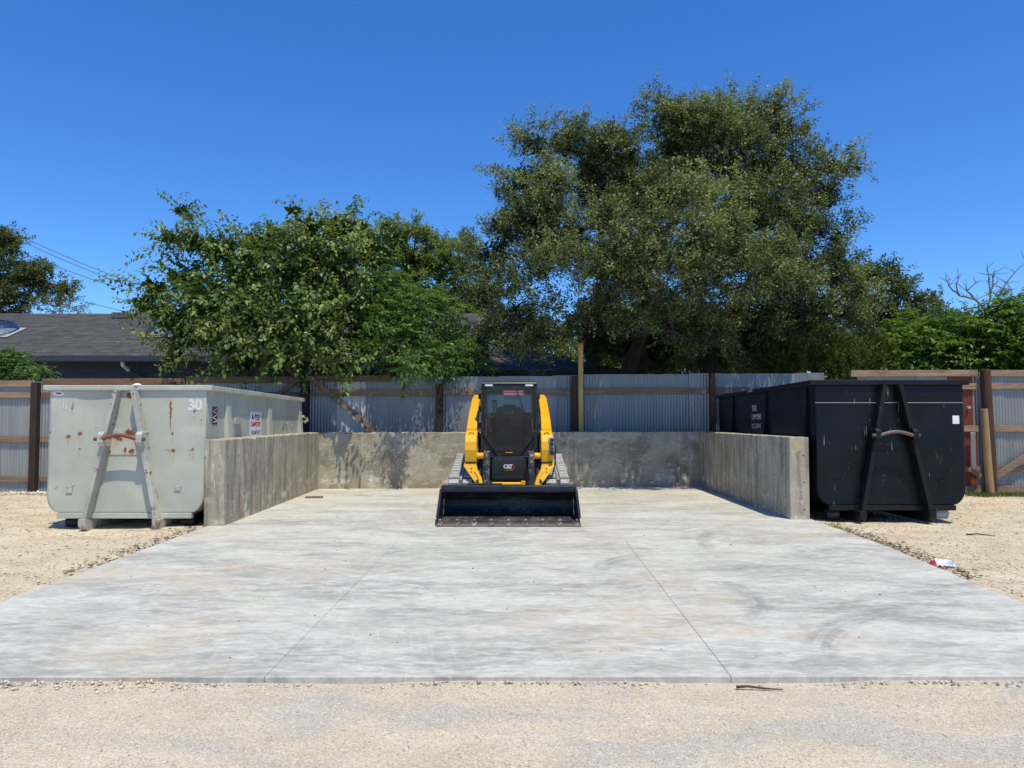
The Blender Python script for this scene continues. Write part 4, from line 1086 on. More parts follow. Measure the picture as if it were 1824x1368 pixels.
# yellow cross tube under the box and its ends
MB().cyl((-0.27, -0.42, 0.425), (0.25, -0.42, 0.425), 0.028, 12).build('cross_tube', M['yellow'], ldr)
MB().box(0.20, 0.27, -0.47, -0.40, 0.36, 0.475).build('latch_bracket', M['yellow'], ldr, bevel=0.008)
MB().box(-0.36, -0.27, -0.46, -0.36, 0.39, 0.47).build('latch_bracket', MK, ldr, bevel=0.012)
MB().box(-0.42, 0.42, -0.86, -0.80, 0.12, 0.42).build('coupler_plate', MK, ldr, bevel=0.01)
for s in (-1, 1):
    # lift arm: long upper beam (seen along its length), knee, and the leg down to the coupler
    def sec(y, z, xc, w, h):
        return [(s * (xc - w / 2), y, z - h / 2), (s * (xc + w / 2), y, z - h / 2), (s * (xc + w / 2), y, z + h / 2), (s * (xc - w / 2), y, z + h / 2)]
    mb = MB()
    secs = [sec(1.95, 1.83, 0.625, 0.15, 0.26), sec(1.3, 1.74, 0.632, 0.15, 0.26), sec(0.45, 1.45, 0.635, 0.16, 0.27), sec(-0.12, 1.20, 0.632, 0.175, 0.28)]
    pts = [p for q_ in secs for p in q_]; fs = [(0,1,2,3), (15,14,13,12)]
    for i in range(3):
        for k in range(4):
            k2 = (k + 1) % 4
            fs.append((i*4+k, i*4+k2, (i+1)*4+k2, (i+1)*4+k))
    arm = mb.poly(pts, fs).build('lift_arm', M['yellow'], ldr, bevel=0.014)
    # knee casting: a folded plate seen from the front
    MB().extrude([(-0.10, 1.06), (-0.10, 1.30), (-0.42, 1.215), (-0.47, 1.12), (-0.49, 0.985), (-0.46, 0.78), (-0.36, 0.77), (-0.30, 0.98)], 'x', *sorted((s * 0.53, s * 0.725))).build('arm_knee', M['yellow'], ldr, bevel=0.012)
    MB().box(*sorted((s * 0.545, s * 0.715)), -0.478, -0.455, 0.772, 0.79).build('arm_seam', MK, ldr)
    # lower leg, leaning in towards the coupler; outline in the front view, with thickness
    out = [(0.725, 0.785), (0.745, 0.72), (0.70, 0.66), (0.53, 0.43), (0.49, 0.30), (0.405, 0.30), (0.41, 0.42), (0.445, 0.53), (0.51, 0.64), (0.545, 0.785)]
    yz = lambda z: -0.455 - 0.42 * (0.785 - z)
    mb = MB(); nn = len(out)
    pts = [(s * x, yz(z), z) for x, z in out] + [(s * x, yz(z) + 0.15, z) for x, z in out]
    fs = [tuple(range(nn)), tuple(range(2*nn - 1, nn - 1, -1))] + [(i, (i+1) % nn, nn + (i+1) % nn, nn + i) for i in range(nn)]
    leg = mb.poly(pts, fs).build('arm_leg', M['yellow'], ldr, bevel=0.01)
    # raised edge plate and the oval hole on the leg
    edge = [(0.545, 0.655), (0.565, 0.645), (0.50, 0.53), (0.455, 0.32), (0.415, 0.32), (0.43, 0.48), (0.49, 0.60)]
    nn = len(edge)
    MB().poly([(s * x, yz(z) - 0.02, z) for x, z in edge] + [(s * x, yz(z) - 0.001, z) for x, z in edge], [tuple(range(nn)), tuple(range(2*nn-1, nn-1, -1))] + [(i, (i+1) % nn, nn + (i+1) % nn, nn + i) for i in range(nn)]).build('edge_plate', M['yellow'], leg, bevel=0.006)
    hole = [(0.515 + 0.03 * math.cos(a) - 0.015 * math.sin(a), 0.475 + 0.045 * math.sin(a)) for a in np.linspace(0, 2 * math.pi, 14, endpoint=False)]
    MB().poly([(s * x, yz(z) - 0.004, z) for x, z in hole] + [(s * x, yz(z) + 0.02, z) for x, z in hole], [tuple(range(14)), tuple(range(27, 13, -1))] + [(i, (i+1) % 14, 14 + (i+1) % 14, 14 + i) for i in range(14)]).build('hole', M['black_print'], leg)
    for zz in (0.68, 0.625):
        MB().cyl((s * 0.615, yz(zz) - 0.006, zz), (s * 0.615, yz(zz) + 0.02, zz), 0.012, 10).build('bolt_hole', M['black_print'], leg)
    # lifting eye on the knee
    MB().tube([(s * 0.585, -0.33, 1.245), (s * 0.605, -0.34, 1.263), (s * 0.645, -0.34, 1.263), (s * 0.665, -0.33, 1.245)], 0.008, 6).build('lifting_eye', MK, ldr)
    # tilt ram and its yellow pin boss
    MB().cyl((s * 0.415, -0.42, 0.885), (s * 0.60, -0.40, 0.885), 0.05, 14).build('pin_boss', M['yellow'], ldr, bevel=0.006)
    ram = MB().tube([(s * 0.365, -0.43, 0.93), (s * 0.365, -0.50, 0.85), (s * 0.365, -0.62, 0.55), (s * 0.365, -0.70, 0.30)], [0.05, 0.054, 0.054, 0.05], 14).build('tilt_ram', M['ram'], ldr)
    MB().cyl((s * 0.32, -0.445, 0.915), (s * 0.41, -0.445, 0.915), 0.055, 14).build('ram_eye', M['ram'], ram)
    for k in range(3):
        MB().tube([(s * (0.47 + 0.015 * k), -0.2, 0.98 - 0.05 * k), (s * (0.46 + 0.012 * k), -0.36, 0.80), (s * (0.45 + 0.014 * k), -0.40, 0.62), (s * 0.43, -0.5, 0.4)], 0.011, 6).build('hydraulic_hose', M['hose'], ldr, smooth=True)
    MB().cyl((s * 0.70, 1.86, 1.86), (s * 0.745, 1.86, 1.86), 0.05, 12).build('pivot_pin', MK, ldr)
    # ladder of small dark parts between cab and arm
    for zz in (1.88, 1.66, 1.38):
        MB().box(*sorted((s * 0.484, s * 0.53)), 0.05, 0.12, zz - 0.05, zz + 0.05).build('hinge', M['hose'], ldr, bevel=0.01)
    # lift ram behind the arm
    MB().tube([(s * 0.555, 1.6, 0.85), (s * 0.555, 0.5, 1.22)], 0.045, 10).build('lift_ram', M['ram'], ldr)
# hydraulic coupler block on the right arm
hb = MB().box(0.655, 0.74, -0.50, -0.40, 0.885, 1.2).build('coupler_block', M['flash'], ldr, bevel=0.012)
for zz, r_ in ((1.15, 0.028), (1.08, 0.033), (1.0, 0.03), (0.935, 0.035)):
    MB().cyl((0.70 + 0.01 * ((zz * 100) % 2), -0.545, zz), (0.70, -0.495, zz), r_, 12).build('coupler', MK, hb)
for k in range(2):
    MB().tube([(0.735, -0.40, 1.18), (0.765, -0.42, 1.0), (0.76, -0.40, 0.75), (0.70, -0.42, 0.5), (0.6, -0.6, 0.35)], 0.012, 6).build('hydraulic_hose', M['hose'], hb) if k == 0 else None

# rubber tracks with high rear sprocket
def track_path():
    def arc(cy, cz, r, a0, a1, n):
        return [(cy + r * math.cos(a), cz + r * math.sin(a)) for a in np.linspace(a0, a1, n)]
    p = []
    p += arc(-0.28, 0.27, 0.25, R(-90), R(-262), 12)          # front idler, round the nose, up
    p += arc(1.42, 0.575, 0.215, R(98), R(-20), 9)            # drive sprocket, high at the rear
    p += arc(1.55, 0.235, 0.215, R(-5), R(-90), 7)            # rear idler
    return p
tp = track_path()
tp_closed = tp + [tp[0]]
seglen = [math.hypot(b[0]-a[0], b[1]-a[1]) for a, b in zip(tp_closed[:-1], tp_closed[1:])]
tot = sum(seglen)
def along(d):
    d = d % tot
    for (a, b), l in zip(zip(tp_closed[:-1], tp_closed[1:]), seglen):
        if d <= l:
            t_ = d / l
            return (a[0] + (b[0]-a[0]) * t_, a[1] + (b[1]-a[1]) * t_), math.atan2(b[1]-a[1], b[0]-a[0])
        d -= l
    return tp[0], 0
# a tread bar: wide outer lug and a staggered inner one, with a worn chamfer
def lug(x0, x1):
    mb = MB()
    return mb.poly([(x0, -0.056, 0), (x1, -0.056, 0), (x1, 0.056, 0), (x0, 0.056, 0), (x0+0.008, -0.04, 0.034), (x1-0.008, -0.04, 0.034), (x1-0.008, 0.04, 0.034), (x0+0.008, 0.04, 0.034)],
                   [(0,3,2,1),(4,5,6,7),(0,1,5,4),(1,2,6,5),(2,3,7,6),(3,0,4,7)]).mesh('tread_bar')
lug_a, lug_b = lug(-0.195, -0.02), lug(0.04, 0.195)
lug_c = lug(-0.012, 0.03)
for m_ in (lug_a, lug_b, lug_c): m_.materials.append(M['rubber'])
NB = 27
for s in (-1, 1):
    xc = s * 0.80
    mb = MB(); nn = len(tp)
    cy0 = sum(p[0] for p in tp) / nn; cz0 = sum(p[1] for p in tp) / nn
    vs = []; fs = []
    for k in range(nn):
        y, z = tp[k]
        a = tp[(k + 1) % nn]; b = tp[k - 1]
        ty, tz = a[0] - b[0], a[1] - b[1]; l = math.hypot(ty, tz)
        ny, nz = tz / l, -ty / l
        if ny * (y - cy0) + nz * (z - cz0) < 0: ny, nz = -ny, -nz
        for (xx, ins) in ((-0.2, 0), (0.2, 0), (0.2, 0.025), (-0.2, 0.025)):
            vs.append((xc + xx, y - ny * ins, z - nz * ins))
    for k in range(nn):
        k2 = (k + 1) % nn
        for c in range(4):
            fs.append((k*4 + c, k*4 + (c+1) % 4, k2*4 + (c+1) % 4, k2*4 + c))
    belt = mb.poly(vs, fs).build('track_belt', M['rubber_dark'], ldr)
    for k in range(NB):
        (y, z), ang = along(tot * k / NB)
        a_ = ang      # outward normal of the loop
        for m_ in ((lug_a, lug_b) if True else ()):
            o = bpy.data.objects.new('tread_bar', m_); COL.objects.link(o); o.parent = belt
            o.location = (xc, y, z)
            o.rotation_euler = (a_, 0, 0)
            if s > 0: o.scale = (-1, 1, 1) if False else (1, 1, 1)
        if z > 0.3:
            o = bpy.data.objects.new('tread_bar', lug_c); COL.objects.link(o); o.parent = belt
            (y2, z2), an2 = along(tot * (k + 0.5) / NB)
            o.location = (xc, y2, z2); o.rotation_euler = (an2, 0, 0)
    for (cy, cz, r_) in ((-0.28, 0.27, 0.222), (1.42, 0.575, 0.188), (1.55, 0.235, 0.188), (0.15, 0.14, 0.10), (0.5, 0.14, 0.10), (0.85, 0.14, 0.10), (1.2, 0.14, 0.10)):
        MB().cyl((xc - 0.13, cy, cz), (xc + 0.13, cy, cz), r_, 18).build('track_wheel', MK, ldr, bevel=0.01)
    MB().box(xc - 0.09, xc + 0.09, -0.1, 1.35, 0.22, 0.36).build('track_frame', MK, ldr, bevel=0.02)
    MB().extrude([(0.2, 0.72), (1.3, 0.86), (1.5, 0.9), (1.5, 0.8), (1.3, 0.78), (0.2, 0.6)], 'x', *sorted((s * 0.50, s * 0.59))).build('track_guard', MK, ldr, bevel=0.01)

# bucket
BW = 0.985
bo = (0, -1.6, 0)   # bucket outline measured from the lip area
prof_in = [(-2.18, 0.022), (-1.50, 0.030)] + [(-1.50 + 0.20 * math.sin(a), 0.23 - 0.20 * math.cos(a)) for a in np.linspace(0.25, 1.75, 8)] + [(-1.36, 0.34), (-1.53, 0.425)]
prof_out = [(y + 0.022 * (1 if i > 1 else 0), z - (0.02 if i < 9 else -0.012)) for i, (y, z) in enumerate(prof_in)]
sh = MB().extrude(prof_in + list(reversed(prof_out)), 'x', -BW, BW)
bucket = sh.build('bucket', M['bucket'], ldr)
MB().box(-BW + 0.012, BW - 0.012, -2.16, -1.47, 0.0325, 0.037).build('bucket_floor', M['bucket_floor'], bucket)
# rim beam along the top: sloped face, with a bright lip
MB().extrude([(-1.60, 0.425), (-1.605, 0.435), (-1.585, 0.505), (-1.50, 0.512), (-1.40, 0.43)], 'x', -BW - 0.004, BW + 0.004).build('bucket_rim', M['bucket_rim'], bucket, bevel=0.008)
MB().box(-BW, BW, -1.610, -1.598, 0.415, 0.426).build('rim_lip', M['bucket_rim'], bucket, bevel=0.004)
for s in (-1, 1):
    xs = sorted((s * (BW + 0.001), s * (BW + 0.02)))
    MB().extrude([(-2.19, 0.0), (-1.45, 0.0), (-1.30, 0.16), (-1.32, 0.36), (-1.42, 0.50), (-1.57, 0.49), (-2.19, 0.075)], 'x', *xs).build('side_plate', M['bucket_rim'], bucket, bevel=0.004)
    MB().bar((s * (BW + 0.016), -2.15, 0.12), (s * (BW + 0.016), -1.62, 0.455), 0.036, 0.035, (0, 0, 1)).build('side_cutter', M['bucket_rim'], bucket, bevel=0.005)
MB().extrude([(-2.24, 0.004), (-2.239, 0.015), (-2.215, 0.0335), (-2.12, 0.0385), (-2.12, 0.0335), (-2.185, 0.004)], 'x', -BW - 0.03, BW + 0.03).build('cutting_edge', M['edge'], bucket, bevel=0.003)
for k in range(9):
    x = -0.955 + 1.91 * k / 8
    lg = MB().extrude([(-2.262, 0.0), (-2.262, 0.028), (-2.20, 0.055), (-2.15, 0.06), (-2.15, 0.045), (-2.236, 0.0)], 'x', x - 0.032, x + 0.032).build('edge_lug', M['bolt'], bucket, bevel=0.006)
    MB().cyl((x, -2.19, 0.05), (x, -2.215, 0.098), 0.02, 8).build('bolt', M['bolt'], lg, bevel=0.004)
for s in (-1, 1):
    MB().extrude([(-1.26, 0.10), (-1.05, 0.10), (-0.85, 0.30), (-0.9, 0.42), (-1.26, 0.40)], 'x', *sorted((s * 0.40, s * 0.46))).build('bucket_bracket', M['bucket'], bucket)
MB().box(-0.62, -0.10, -1.5, -1.42, 0.5055, 0.53).build('step_tread', M['bucket'], bucket, bevel=0.004)
TREES = {
'oak': [(3.82,17.3,8.7,0.64),(3.73,17.3,9.05,0.38),(4.53,17.0,8.4,0.79),(5.52,17.6,8.79,0.75),(6.18,17.3,8.84,0.56),(6.39,17.3,8.98,0.3),(6.59,17.3,8.56,0.47),(4.91,16.5,7.58,1.09),(4.38,18.1,8.02,0.98),(6.37,17.3,7.67,0.83),(7.18,17.3,7.39,0.54),(7.7,17.3,7.53,0.4),(8.13,17.3,7.58,0.21),(8.38,17.3,7.53,0.12),(7.51,17.3,6.77,0.56),(0.52,17.3,8.11,0.54),(1.37,17.7,8.26,0.62),(2.01,17.3,7.97,0.6),(2.65,17.0,7.76,0.59),(0.24,17.0,7.15,0.66),(0.93,16.3,6.79,0.73),(2.08,17.9,7.31,0.76),(2.89,17.3,7.05,0.74),(3.26,16.1,6.47,0.75),(-0.09,17.3,6.22,0.6),(0.49,16.3,5.89,0.66),(2.37,16.5,5.88,0.64),(3.37,15.5,5.31,0.84),(4.29,15.3,5.86,0.89),(5.65,16.1,6.09,0.9),(7.15,17.3,6.02,0.64),(7.83,17.3,5.81,0.35),(-0.43,17.3,5.47,0.56),(0.22,15.9,4.78,0.76),(1.07,15.5,4.82,0.66),(1.89,15.3,4.66,0.65),(2.65,14.9,4.57,0.69),(3.77,14.7,4.53,0.85),(5.12,15.3,4.78,0.89),(6.76,16.7,4.94,0.8),(7.81,17.3,4.99,0.54),(8.44,17.8,4.6,0.47),(-0.5,17.3,4.38,0.51),(0.1,16.3,3.83,0.61),(0.89,15.7,3.87,0.63),(2.13,18.5,4.21,0.79),(3.49,18.8,4.18,0.87),(4.87,18.5,4.07,0.89),(5.57,16.5,3.93,0.79),(6.85,17.3,3.97,0.75),(7.83,17.7,4.03,0.63),(4.21,18.8,3.3,0.7),(5.89,18.1,3.38,0.65),(-0.3,17.3,3.57,0.4),(3.39,19.1,3.48,0.59),(5.52,19.3,3.35,0.67),(2.07,19.3,3.65,0.52),(2.91,19.7,7.89,1.07),(4.97,19.9,7.95,1.39),(6.62,19.7,7.57,1.22),(1.36,19.7,6.32,1.07),(3.24,19.9,5.9,1.23),(5.47,20.1,5.95,1.4),(7.13,19.5,5.66,1.21),(3.07,14.7,3.84,0.57),(2.28,14.7,5.23,0.51),(3.78,14.3,5.13,0.61),(1.72,14.9,3.87,0.35),(0.63,16.8,3.38,0.52),(2.67,19.3,3.42,0.67),(4.15,19.9,3.87,0.93),(5.02,19.7,3.23,0.69),(5.97,19.3,3.05,0.6),(6.66,18.7,3.59,0.72),(2.56,15.1,3.67,0.64),(3.47,15.5,3.36,0.54),(4.25,15.7,3.38,0.61),(7.13,18.8,3.3,0.66),(2.47,17.8,3.63,0.55),(3.97,19.8,3.09,0.61),(1.59,14.7,5.46,0.46),(2.33,14.3,4.9,0.47),(3.11,14.3,5.36,0.47),(3.02,14.4,4.59,0.47),(3.86,14.2,4.32,0.5),(4.6,14.4,4.93,0.5),(4.76,14.6,4.17,0.45),(5.57,14.9,4.81,0.49),(1.49,14.9,4.69,0.4),(2.27,14.7,4.3,0.43),(4.33,14.7,3.84,0.43),(3.53,14.6,6.13,0.51)],
'mul': [(-4.86,17.4,5.97,0.57),(-5.61,17.4,5.79,0.54),(-4.25,17.4,6.02,0.61),(-3.77,17.7,5.98,0.55),(-6.29,17.4,5.7,0.43),(-5.28,17.4,6.48,0.2),(-8.08,17.4,6.57,0.16),(-7.87,17.4,6.32,0.13),(-7.59,17.1,5.69,0.46),(-8.19,17.1,5.76,0.29),(-6.98,17.1,5.49,0.56),(-6.12,16.6,4.92,0.71),(-5.03,16.4,5.14,0.76),(-4.05,16.6,5.05,0.77),(-3.51,17.8,5.58,0.62),(-7.77,17.1,4.75,0.6),(-8.5,17.1,4.55,0.4),(-8.76,17.1,4.15,0.29),(-8.06,16.9,3.92,0.52),(-6.93,16.4,4.11,0.7),(-5.69,15.8,3.76,0.76),(-4.52,15.6,3.74,0.79),(-3.73,16.4,4.04,0.7),(-7.61,16.8,3.38,0.49),(-7.91,16.9,2.86,0.29),(-6.45,16.2,3.19,0.63),(-5.24,15.6,3.0,0.6),(-4.2,15.8,3.02,0.61),(-3.51,16.6,3.23,0.54),(-5.0,16.4,2.82,0.41),(-6.09,16.6,2.77,0.39),(-3.97,16.4,2.7,0.28),(-5.34,18.4,4.99,0.86),(-6.63,18.4,4.71,0.86),(-4.26,18.4,4.71,0.86),(-7.54,18.2,3.82,0.71),(-5.84,18.2,3.67,0.85),(-3.32,14.9,2.61,0.17),(-3.71,14.9,2.71,0.15),(-3.02,15.1,2.72,0.16)],
'chi': [(-2.85,17.2,4.5,0.51),(-2.24,16.7,4.09,0.54),(-1.6,16.8,4.04,0.36),(-2.87,16.6,3.68,0.58),(-2.44,16.3,3.32,0.57),(-3.25,16.6,3.23,0.36),(-1.94,16.4,2.82,0.46),(-1.32,16.6,2.9,0.49),(-0.87,16.7,2.72,0.28),(-2.45,16.4,2.7,0.36),(-1.5,17.2,3.42,0.27),(-3.08,17.8,4.46,0.41),(-2.05,14.9,2.59,0.16),(-2.24,15.0,2.71,0.14),(-0.83,17.2,3.09,0.27),(-1.12,17.5,3.45,0.24)],
'elm': [(-4.81,29.0,8.35,0.9),(-3.79,29.0,8.35,0.94),(-2.77,29.0,8.12,0.94),(-1.97,29.0,7.66,0.72),(-4.8,29.0,7.21,1.01),(-3.44,29.0,6.98,1.12),(-2.2,29.0,6.75,0.94),(-1.63,29.0,6.07,0.67),(-5.49,29.0,8.81,0.56),(-3.89,29.0,5.84,1.01),(-2.53,29.0,5.61,1.01),(-1.29,29.0,5.16,0.67),(-0.72,29.0,4.71,0.67)],
'fl': [(-22.6,31.0,8.82,1.2),(-21.64,31.0,9.06,0.72),(-21.85,31.0,7.84,1.08),(-20.64,31.0,8.09,0.72),(-20.97,31.0,6.87,0.96),(-19.77,31.0,7.35,0.62),(-19.27,31.0,6.62,0.53),(-20.35,31.0,6.26,0.72),(-22.04,31.0,6.14,0.96),(-23.28,31.0,7.35,1.44),(-19.14,31.0,6.26,0.34)],
'rdk': [(12.07,25.0,6.43,0.7),(12.66,25.0,6.62,0.54),(13.14,25.0,6.23,0.54),(13.62,25.0,5.84,0.58),(12.63,25.0,5.44,0.87),(13.79,25.0,5.05,0.66),(13.2,25.0,4.66,0.87),(12.03,25.0,4.66,0.97),(14.17,25.0,4.66,0.5),(11.46,25.0,5.44,0.87),(11.05,25.0,4.27,0.87),(12.6,25.0,3.88,0.87),(13.76,25.0,3.88,0.87),(11.42,25.0,3.49,0.87),(14.92,25.0,3.49,0.78),(16.09,25.0,3.69,0.87),(17.26,25.0,3.88,0.87)],
'rnd': [(18.8,31.0,6.02,0.72),(18.3,31.0,5.65,0.67),(19.27,31.0,5.65,0.53),(18.77,31.0,5.17,0.96),(19.73,31.0,4.92,0.84),(17.8,31.0,4.92,0.84)],
'ju1': [(6.57,17.5,2.91,0.35),(6.51,17.5,3.32,0.22),(6.91,17.5,2.84,0.33),(6.29,17.5,2.77,0.3)],
'ju2': [(7.83,17.2,2.89,0.32),(7.84,17.2,3.26,0.19),(7.8,17.2,3.48,0.09),(8.12,17.2,2.78,0.29),(7.52,17.2,2.75,0.29)],
'ju3': [(8.74,17.5,2.84,0.35),(8.68,17.5,3.18,0.22),(9.05,17.5,2.77,0.27),(8.47,17.5,2.7,0.24)],
'sh1': [(8.75,21.5,3.89,0.63),(9.16,21.5,3.39,0.63),(8.33,21.5,4.06,0.5),(8.16,21.5,3.55,0.57)],
'ht1': [(9.38,17.8,3.21,0.5),(9.88,17.8,3.49,0.47),(10.21,17.8,3.07,0.52),(9.65,17.8,2.79,0.39),(9.1,17.8,2.79,0.33)],
'ht2': [(10.78,17.8,3.49,0.52),(11.33,17.8,3.63,0.5),(10.9,17.8,2.93,0.52),(11.52,17.8,3.0,0.5),(10.48,17.8,2.72,0.33)],
'ht3': [(11.89,17.5,3.59,0.46),(12.11,17.5,4.07,0.35),(12.52,17.5,4.0,0.46),(12.29,17.5,3.32,0.57),(11.8,17.5,2.91,0.52),(12.62,17.5,2.91,0.54),(12.28,17.5,4.35,0.19)],
'bs1': [(0.36,26.0,4.18,0.6),(1.27,26.0,4.28,0.6),(-0.24,26.0,3.87,0.44),(2.18,26.0,4.14,0.56)],
'bs2': [(3.32,24.0,4.16,0.74),(4.07,24.0,3.69,0.71),(2.76,24.0,3.6,0.63),(2.39,24.0,3.13,0.63),(3.5,24.0,3.13,0.63),(4.62,24.0,3.13,0.63)],
'bs3': [(9.09,23.0,3.87,0.78),(8.36,23.0,3.34,0.71),(5.69,23.0,3.78,0.75),(6.77,23.0,4.05,0.78),(7.65,23.0,3.69,0.78),(4.97,23.0,3.34,0.61),(6.4,23.0,3.16,0.61),(5.32,23.0,3.01,0.61),(7.29,23.0,3.07,0.64),(8.18,23.0,2.98,0.61)],
'sp1': [(-11.78,16.9,2.8,0.29),(-11.51,16.9,2.66,0.26),(-11.7,16.9,2.49,0.24)],
'sp2': [(-11.01,16.8,2.49,0.18),(-10.88,16.8,2.51,0.09),(-11.14,16.8,2.46,0.1)],
}
# ------------------------------------------------------------------ trees
LEAF = {
 'oak': m_leaf('live_oak_leaf', (0.045, 0.066, 0.022), (0.265, 0.31, 0.125), 0.26, 0.5, spec=0.35),
 'oak_far': m_leaf('far_oak_leaf', (0.055, 0.075, 0.022), (0.16, 0.185, 0.065), 0.28, 0.55, spec=0.25),
 'mulberry': m_leaf('mulberry_leaf', (0.045, 0.09, 0.018), (0.24, 0.32, 0.085), 0.3, 0.42, old=(0.2, 0.18, 0.05), spec=0.35),
 'chinaberry': m_leaf('chinaberry_leaf', (0.06, 0.125, 0.032), (0.16, 0.27, 0.08), 0.38, 0.4),
 'elm': m_leaf('elm_leaf', (0.09, 0.135, 0.03), (0.235, 0.3, 0.08), 0.4, 0.5),
 'heaven': m_leaf('bright_shrub_leaf', (0.06, 0.13, 0.022), (0.18, 0.28, 0.05), 0.4, 0.42, old=(0.3, 0.24, 0.04)),
 'juniper': m_leaf('juniper_leaf', (0.06, 0.085, 0.016), (0.16, 0.19, 0.035), 0.3, 0.6),
 'shrub': m_leaf('dark_shrub_leaf', (0.045, 0.075, 0.02), (0.11, 0.15, 0.045), 0.3, 0.5),
 'grass': m_leaf('grass_blade', (0.05, 0.1, 0.02), (0.16, 0.2, 0.05), 0.3, 0.6),
}
BARK = {'oak': m_bark('oak_bark', (0.05, 0.042, 0.036)), 'mulberry': m_bark('mulberry_bark', (0.16, 0.125, 0.09)), 'dead': m_bark('dead_wood', (0.15, 0.135, 0.13))}

def leaf_mesh(name, base, axis, up, length, width, shape, rng, tint):
    """base (N,3), axis unit (N,3) along the leaf, up roughly the leaf normal"""
    N = len(base)
    side = np.cross(axis, up); side /= np.linalg.norm(side, axis=1, keepdims=True) + 1e-9
    nrm = np.cross(side, axis)
    L_ = length[:, None]; W = width[:, None]
    tip = base + axis * L_ - nrm * L_ * 0.12
    if shape == 'small':
        mid = base + axis * L_ * 0.5 + nrm * W * 0.18
        vs = np.stack([base, mid - side * W * 0.5, tip, mid + side * W * 0.5], 1)
        quads = (np.arange(N)[:, None] * 4 + np.array([0, 1, 2, 3])).astype(np.int32)
        k = 4
    else:
        a = base + axis * L_ * 0.12; b = base + axis * L_ * 0.5
        vs = np.stack([base + nrm * W * 0.0, tip, a - side * W * 0.42 + nrm * W * 0.14, b - side * W * 0.46 + nrm * W * 0.12, a + side * W * 0.42 + nrm * W * 0.14, b + side * W * 0.46 + nrm * W * 0.12], 1)
        i0 = np.arange(N)[:, None] * 6
        quads = np.concatenate([i0 + np.array([0, 1, 3, 2]), i0 + np.array([0, 4, 5, 1])]).astype(np.int32)
        k = 6
    return np_mesh(name, vs.reshape(-1, 3), quads=quads, attr=np.repeat(tint, k))

def unit(v): return v / (np.linalg.norm(v, axis=-1, keepdims=True) + 1e-9)

